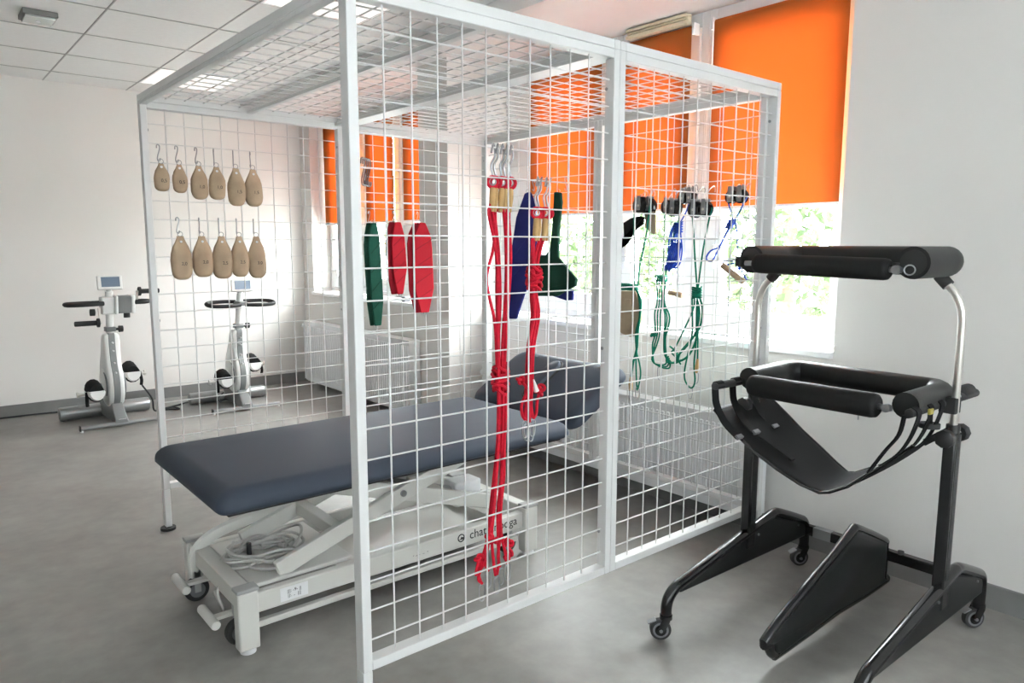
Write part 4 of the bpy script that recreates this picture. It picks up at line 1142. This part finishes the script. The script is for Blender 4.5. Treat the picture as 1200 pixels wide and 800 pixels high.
for k, (dx, lab) in enumerate(((0, 'front one of the folded tan slings under the green rope wrap'), (.018, 'rear one of the folded tan slings under the green rope wrap'))):
    t = thing('limb_sling', lab, 'sling', (1.9 + dx, .71, .9), group='tan slings')
    MB().prism([(a + (.02 if k else 0), b - (.0 if k else 0)) for a, b in bg_], lambda a, b: (1.886 + dx, a, b), (-.012, 0, 0)).build('fabric', 'sling_beige', t, bevel=.005)
    MB().prism([(.75, 1.08), (.715, 1.085), (.70, 1.0), (.72, .93), (.75, .95)], lambda a, b: (1.8745 + dx, a + (.02 if k else 0), b), (-.005, 0, 0)).build('fold', 'sling_beige', t, bevel=.002)
    MB().tube(catmull([(1.88 + dx, .70, 1.115), (1.885 + dx, .70, 1.16), (1.93, .70, 1.21), (1.934, .695, 1.20)], 4), .003, 6).build('hook', 'steel', t)

# ================================================================== EXERCISE BIKES
def bike(label, loc, rotz, arms, lean=0.0, hscale=1.0):
    t = thing('exercise_bike', label, 'exercise bike', loc, rotz, 'motion exercise bikes', local=True)
    # base
    b = MB().rod((-.32, .24, .055), (.32, .24, .055), .052, 24, .25).build('rear_base', 'bike_silver', t)
    for x in (-.28, .28): MB().cyl((x, .24, 0), (x, .24, .01), .014, 10).build('foot', 'label_white', b)
    f = MB().rod((-.27, -.25, .03), (.27, -.25, .03), .0165, 16, .1).build('front_bar', 'bike_silver', t)
    for x in (-.26, .26):
        MB().cyl((x, -.25, 0), (x, -.25, .015), .010, 10).build('foot', 'label_white', f)
    MB().bx(-.27 - .004, -.266, -.268, -.232, .012, .048).build('end_cap', 'black_rubber', f)
    # wedge foot
    w_ = MB(); secs = []
    for y, z0, z1, hw in ((-.265, .03, .06, .05), (-.2, .03, .12, .05), (-.12, .03, .2, .042), (.24, .03, .2, .042)):
        secs.append([Vector((-hw, y, z0)), Vector((hw, y, z0)), Vector((hw * .8, y, z1)), Vector((-hw * .8, y, z1))])
    w_.loft(secs).build('base_wedge', 'bike_grey', t, bevel=.006)
    MB().bx(-.02, .03, -.262, -.235, .058, .064).build('type_plate', 'label_white', t)
    # body: disc shells + neck
    prof = []
    for k in range(22):
        a = -PI * 1.15 + k / 21 * (PI * 1.62)
        prof.append((.155 * math.sin(a) * 1.0, .30 + .165 * -math.cos(a)))
    side = [(-.15, .30), (-.14, .23), (-.10, .165), (-.03, .135), (.05, .14), (.12, .18), (.155, .25), (.16, .32), (.145, .40), (.11, .48), (.075, .56), (.05, .64), (.03, .68), (-.035, .68), (-.05, .62), (-.075, .52), (-.11, .43), (-.14, .37)]
    sp = [(v.x, v.z) for v in catmull([(a, 0, b) for a, b in side], 3, closed=True)]
    for s_ in (-1, 1):
        secs = []
        for off, d in ((.022, 0), (.042, .0), (.052, .012), (.056, .04)):
            secs.append([Vector((s_ * off, a, b)) for a, b in inset(sp, d)])
        sh = MB().loft(secs).build('side_shell', 'bike_white', t, ang=50)
        cx = s_ * .058
        MB().tube([(cx, 0, .30), (cx + s_ * .006, 0, .30)], [.118, .112], 28).build('disc_cover', 'bike_white', sh)
        MB().tube([(cx + s_ * .004, -.02 + .1 * math.cos(a), .30 + .1 * math.sin(a)) for a in [PI * .6 + k * .12 for k in range(18)]], .006, 6).build('disc_slot', 'bike_grey', sh)
    MB().prism(inset(sp, -.006), lambda a, b: (-.022, a, b), (.044, 0, 0)).build('centre_strip', 'bike_grey', t, bevel=.003)
    for z in (.40, .47, .56, .62):
        yy = -.12 if z < .45 else -.095 if z < .5 else -.07 if z < .6 else -.055
        MB().cyl((0, yy - .03, z), (0, yy, z), .006, 8).build('screw', 'label_white', t)
    # neck
    MB().tube([(0, -.004, .66), (0, .0, .75), (0, .0, .95), (0, -.01, 1.0)], .026, 14).build('neck_tube', 'bike_white', t)
    cl = MB().bx(-.034, .034, -.036, .034, .70, .735).build('height_clamp', 'bike_grey', t, bevel=.004)
    MB().tube([(.034, -.01, .715), (.055, -.01, .715), (.058, -.01, .715), (.085, -.01, .715)], [.010, .010, .026, .024], 10).build('clamp_knob', 'black_rubber', cl)
    # screen
    Rm = Matrix.Translation((-.0, -.035, 1.065)) @ Matrix.Rotation(-.30, 4, 'X')
    sc = MB().box((0, 0, 0), (.165, .022, .105)); bmesh.ops.transform(sc.bm, matrix=Rm, verts=sc.bm.verts)
    sc = sc.build('display', 'bike_white', t, bevel=.006)
    sg = MB().box((.004, -.0115, .003), (.122, .002, .074)); bmesh.ops.transform(sg.bm, matrix=Rm, verts=sg.bm.verts); sg.build('screen', 'bike_screen', sc, smooth=False)
    MB().cyl((0, 0, .98), (0, -.02, 1.04), .02, 12).build('display_mount', 'bike_white', t)
    # pedals: foot shells
    for s_, py, pz, rot in ((-1, -.08, .255, .15), (1, .07, .345, -.1)):
        cx = s_ * .142
        cr = MB().bar((s_ * .08, 0, .30), (s_ * .09, py, pz), .016, .03).build('crank', 'steel', t, bevel=.003)
        secs = []
        for y, r0 in ((-.12, .046), (-.09, .056), (.02, .058), (.08, .052), (.10, .04)):
            secs.append([Vector((cx + r0 * math.cos(a) * 1.0, py + y, pz + .02 + r0 * math.sin(a) * 1.15)) for a in [PI + PI * k / 8 for k in range(9)]] + [Vector((cx + r0 * .9, py + y, pz + .03)), Vector((cx - r0 * .9, py + y, pz + .03))])
        fs = MB().loft(secs).build('foot_shell', 'bike_white', t, ang=50)
        secs = []
        for y, r0 in ((-.095, .050), (-.05, .056), (.03, .056), (.075, .046)):
            secs.append([Vector((cx + r0 * 1.02 * math.cos(a), py + y, pz + .012 + r0 * 1.25 * math.sin(a) + (.02 if y > 0 else 0))) for a in [2 * PI * k / 14 for k in range(14)]])
        MB().loft(secs).build('shell_pad', 'black_cloth', fs, ang=50)
        MB().cyl((cx + s_ * .05, py, pz), (cx + s_ * .105, py, pz), .010, 10).cyl((cx + s_ * .098, py, pz), (cx + s_ * .112, py, pz), .022, 6).build('adjust_screw', 'chrome', fs)
        MB().tube(catmull([(cx + s_ * .056, py - .05, pz + .02), (cx + s_ * .062, py - .07, pz - .04), (cx + s_ * .06, py - .06, pz - .08)], 4), .012, 8).build('leg_strap', 'black_cloth', fs)
    # handle bar loops
    if arms:
        ab = MB().bx(.025, .16, -.06, .06, .835, .965).build('arm_drive', 'bike_grey', t, bevel=.012)
        MB().bx(.022, .05, -.066, .066, .83, .97).bx(.135, .165, -.066, .066, .83, .97).build('arm_drive_cheeks', 'bike_white', ab, bevel=.012)
        MB().bx(-.06, .03, -.05, .05, .83, .96).build('arm_drive_left', 'bike_white', t, bevel=.012)
        hbz = .915
        MB().tube(catmull([(-.06, .03, hbz), (-.16, .03, hbz), (-.265, .02, hbz), (-.285, -.03, hbz), (-.265, -.08, hbz), (-.16, -.09, hbz), (-.05, -.06, hbz)], 5), .0165, 12).build('handlebar', 'black_rubber', t)
        MB().tube(catmull([(.16, .03, hbz), (.23, .04, hbz), (.265, 0, hbz), (.23, -.05, hbz), (.16, -.05, hbz)], 5), .0165, 12).build('handlebar', 'black_rubber', t)
        c1 = MB().bar((.178, -.02, .90), (.178, -.06, 1.0), .014, .024).build('arm_crank', 'chrome', t)
        MB().cyl((.185, -.06, .995), (.20, -.06, .995), .034, 16).rod((.20, -.06, .995), (.33, -.06, .995), .0175, 14).build('arm_grip', 'black_rubber', c1)
        c2 = MB().bar((-.072, -.02, .88), (-.072, -.06, .77), .014, .024).build('arm_crank', 'chrome', t)
        MB().cyl((-.08, -.06, .775), (-.095, -.06, .775), .034, 16).rod((-.095, -.06, .775), (-.24, -.06, .775), .019, 14).build('arm_grip', 'black_rubber', c2)
        MB().cyl((-.10, -.02, .85), (-.13, -.02, .85), .026, 10).build('arm_knob', 'black_rubber', c2)
        MB().cyl((.11, -.03, .835), (.11, -.03, .80), .022, 10).build('tension_knob', 'black_rubber', t)
    else:
        hbz = .915
        for s_ in (-1, 1):
            MB().tube(catmull([(s_ * .02, .04, hbz + .01), (s_ * .12, .06, hbz + .012), (s_ * .23, .03, hbz + .01), (s_ * .262, -.04, hbz), (s_ * .23, -.11, hbz - .01), (s_ * .12, -.13, hbz - .012), (s_ * .02, -.09, hbz - .01)], 5), .016, 12).build('handlebar', 'black_rubber', t)
        MB().bx(-.035, .035, -.1, .05, hbz - .018, hbz + .015).build('bar_mount', 'bike_grey', t, bevel=.006)
        MB().tube(catmull([(-.15, -.1, .16), (-.2, -.12, .12), (-.19, -.14, .09), (-.16, -.13, .11)], 5), .004, 6).build('lead', 'black_rubber', t)
    for ch in t.children_recursive:
        if ch.type == 'MESH' and not ch.name.startswith(('rear_base', 'front_bar', 'foot.', 'end_cap', 'base_wedge', 'type_plate')) and ch.name != 'foot':
            for v in ch.data.vertices: v.co.y += -.05 + lean * max(0, v.co.z - .45)
    t.scale = (1, 1, hscale)
    return t
bike('exercise bike with arm cranks standing alone against the far wall, left of the cage', (.30, 4.50, 0), 0.02, True, -.16, 1.0)
bike('exercise bike with round handlebar seen through the cage mesh', (1.225, 4.45, 0), -.03, False, -.28, .955)
# cables of the first bike
o = MB().tube(catmull([(.52, 4.52, .25), (.58, 4.50, .14), (.60, 4.55, .04), (.64, 4.6, .012), (.72, 4.62, .008), (.80, 4.58, .008), (.78, 4.68, .008), (.70, 4.66, .010), (.85, 4.75, .008), (.98, 4.85, .008)], 6), .0065, 8).build('power_lead', 'black_rubber', loc=(.70, 4.62, 0))
tag(o, 'black power lead trailing on the floor between the two bikes', 'cable')
o = MB().tube(catmull([(-3.2, 5.10, .008), (-1.5, 5.115, .008), (-.4, 5.11, .008), (.0, 5.08, .008), (.05, 4.95, .008)], 6), .006, 6).build('floor_lead', 'black_rubber', loc=(-1, 5.1, 0))
tag(o, 'thin dark lead running along the far baseboard to the left', 'cable')
# small phone like object on far sill
o = MB().bx(2.16, 2.22, 3.28, 3.34, ZSILL, ZSILL + .045).build('sill_box', 'grey_rubber', loc=(2.19, 3.31, ZSILL), bevel=.008)
tag(o, 'small dark grey box on the far window sill', 'box')

for o in bpy.data.objects:
    if '_o' in o: del o['_o']
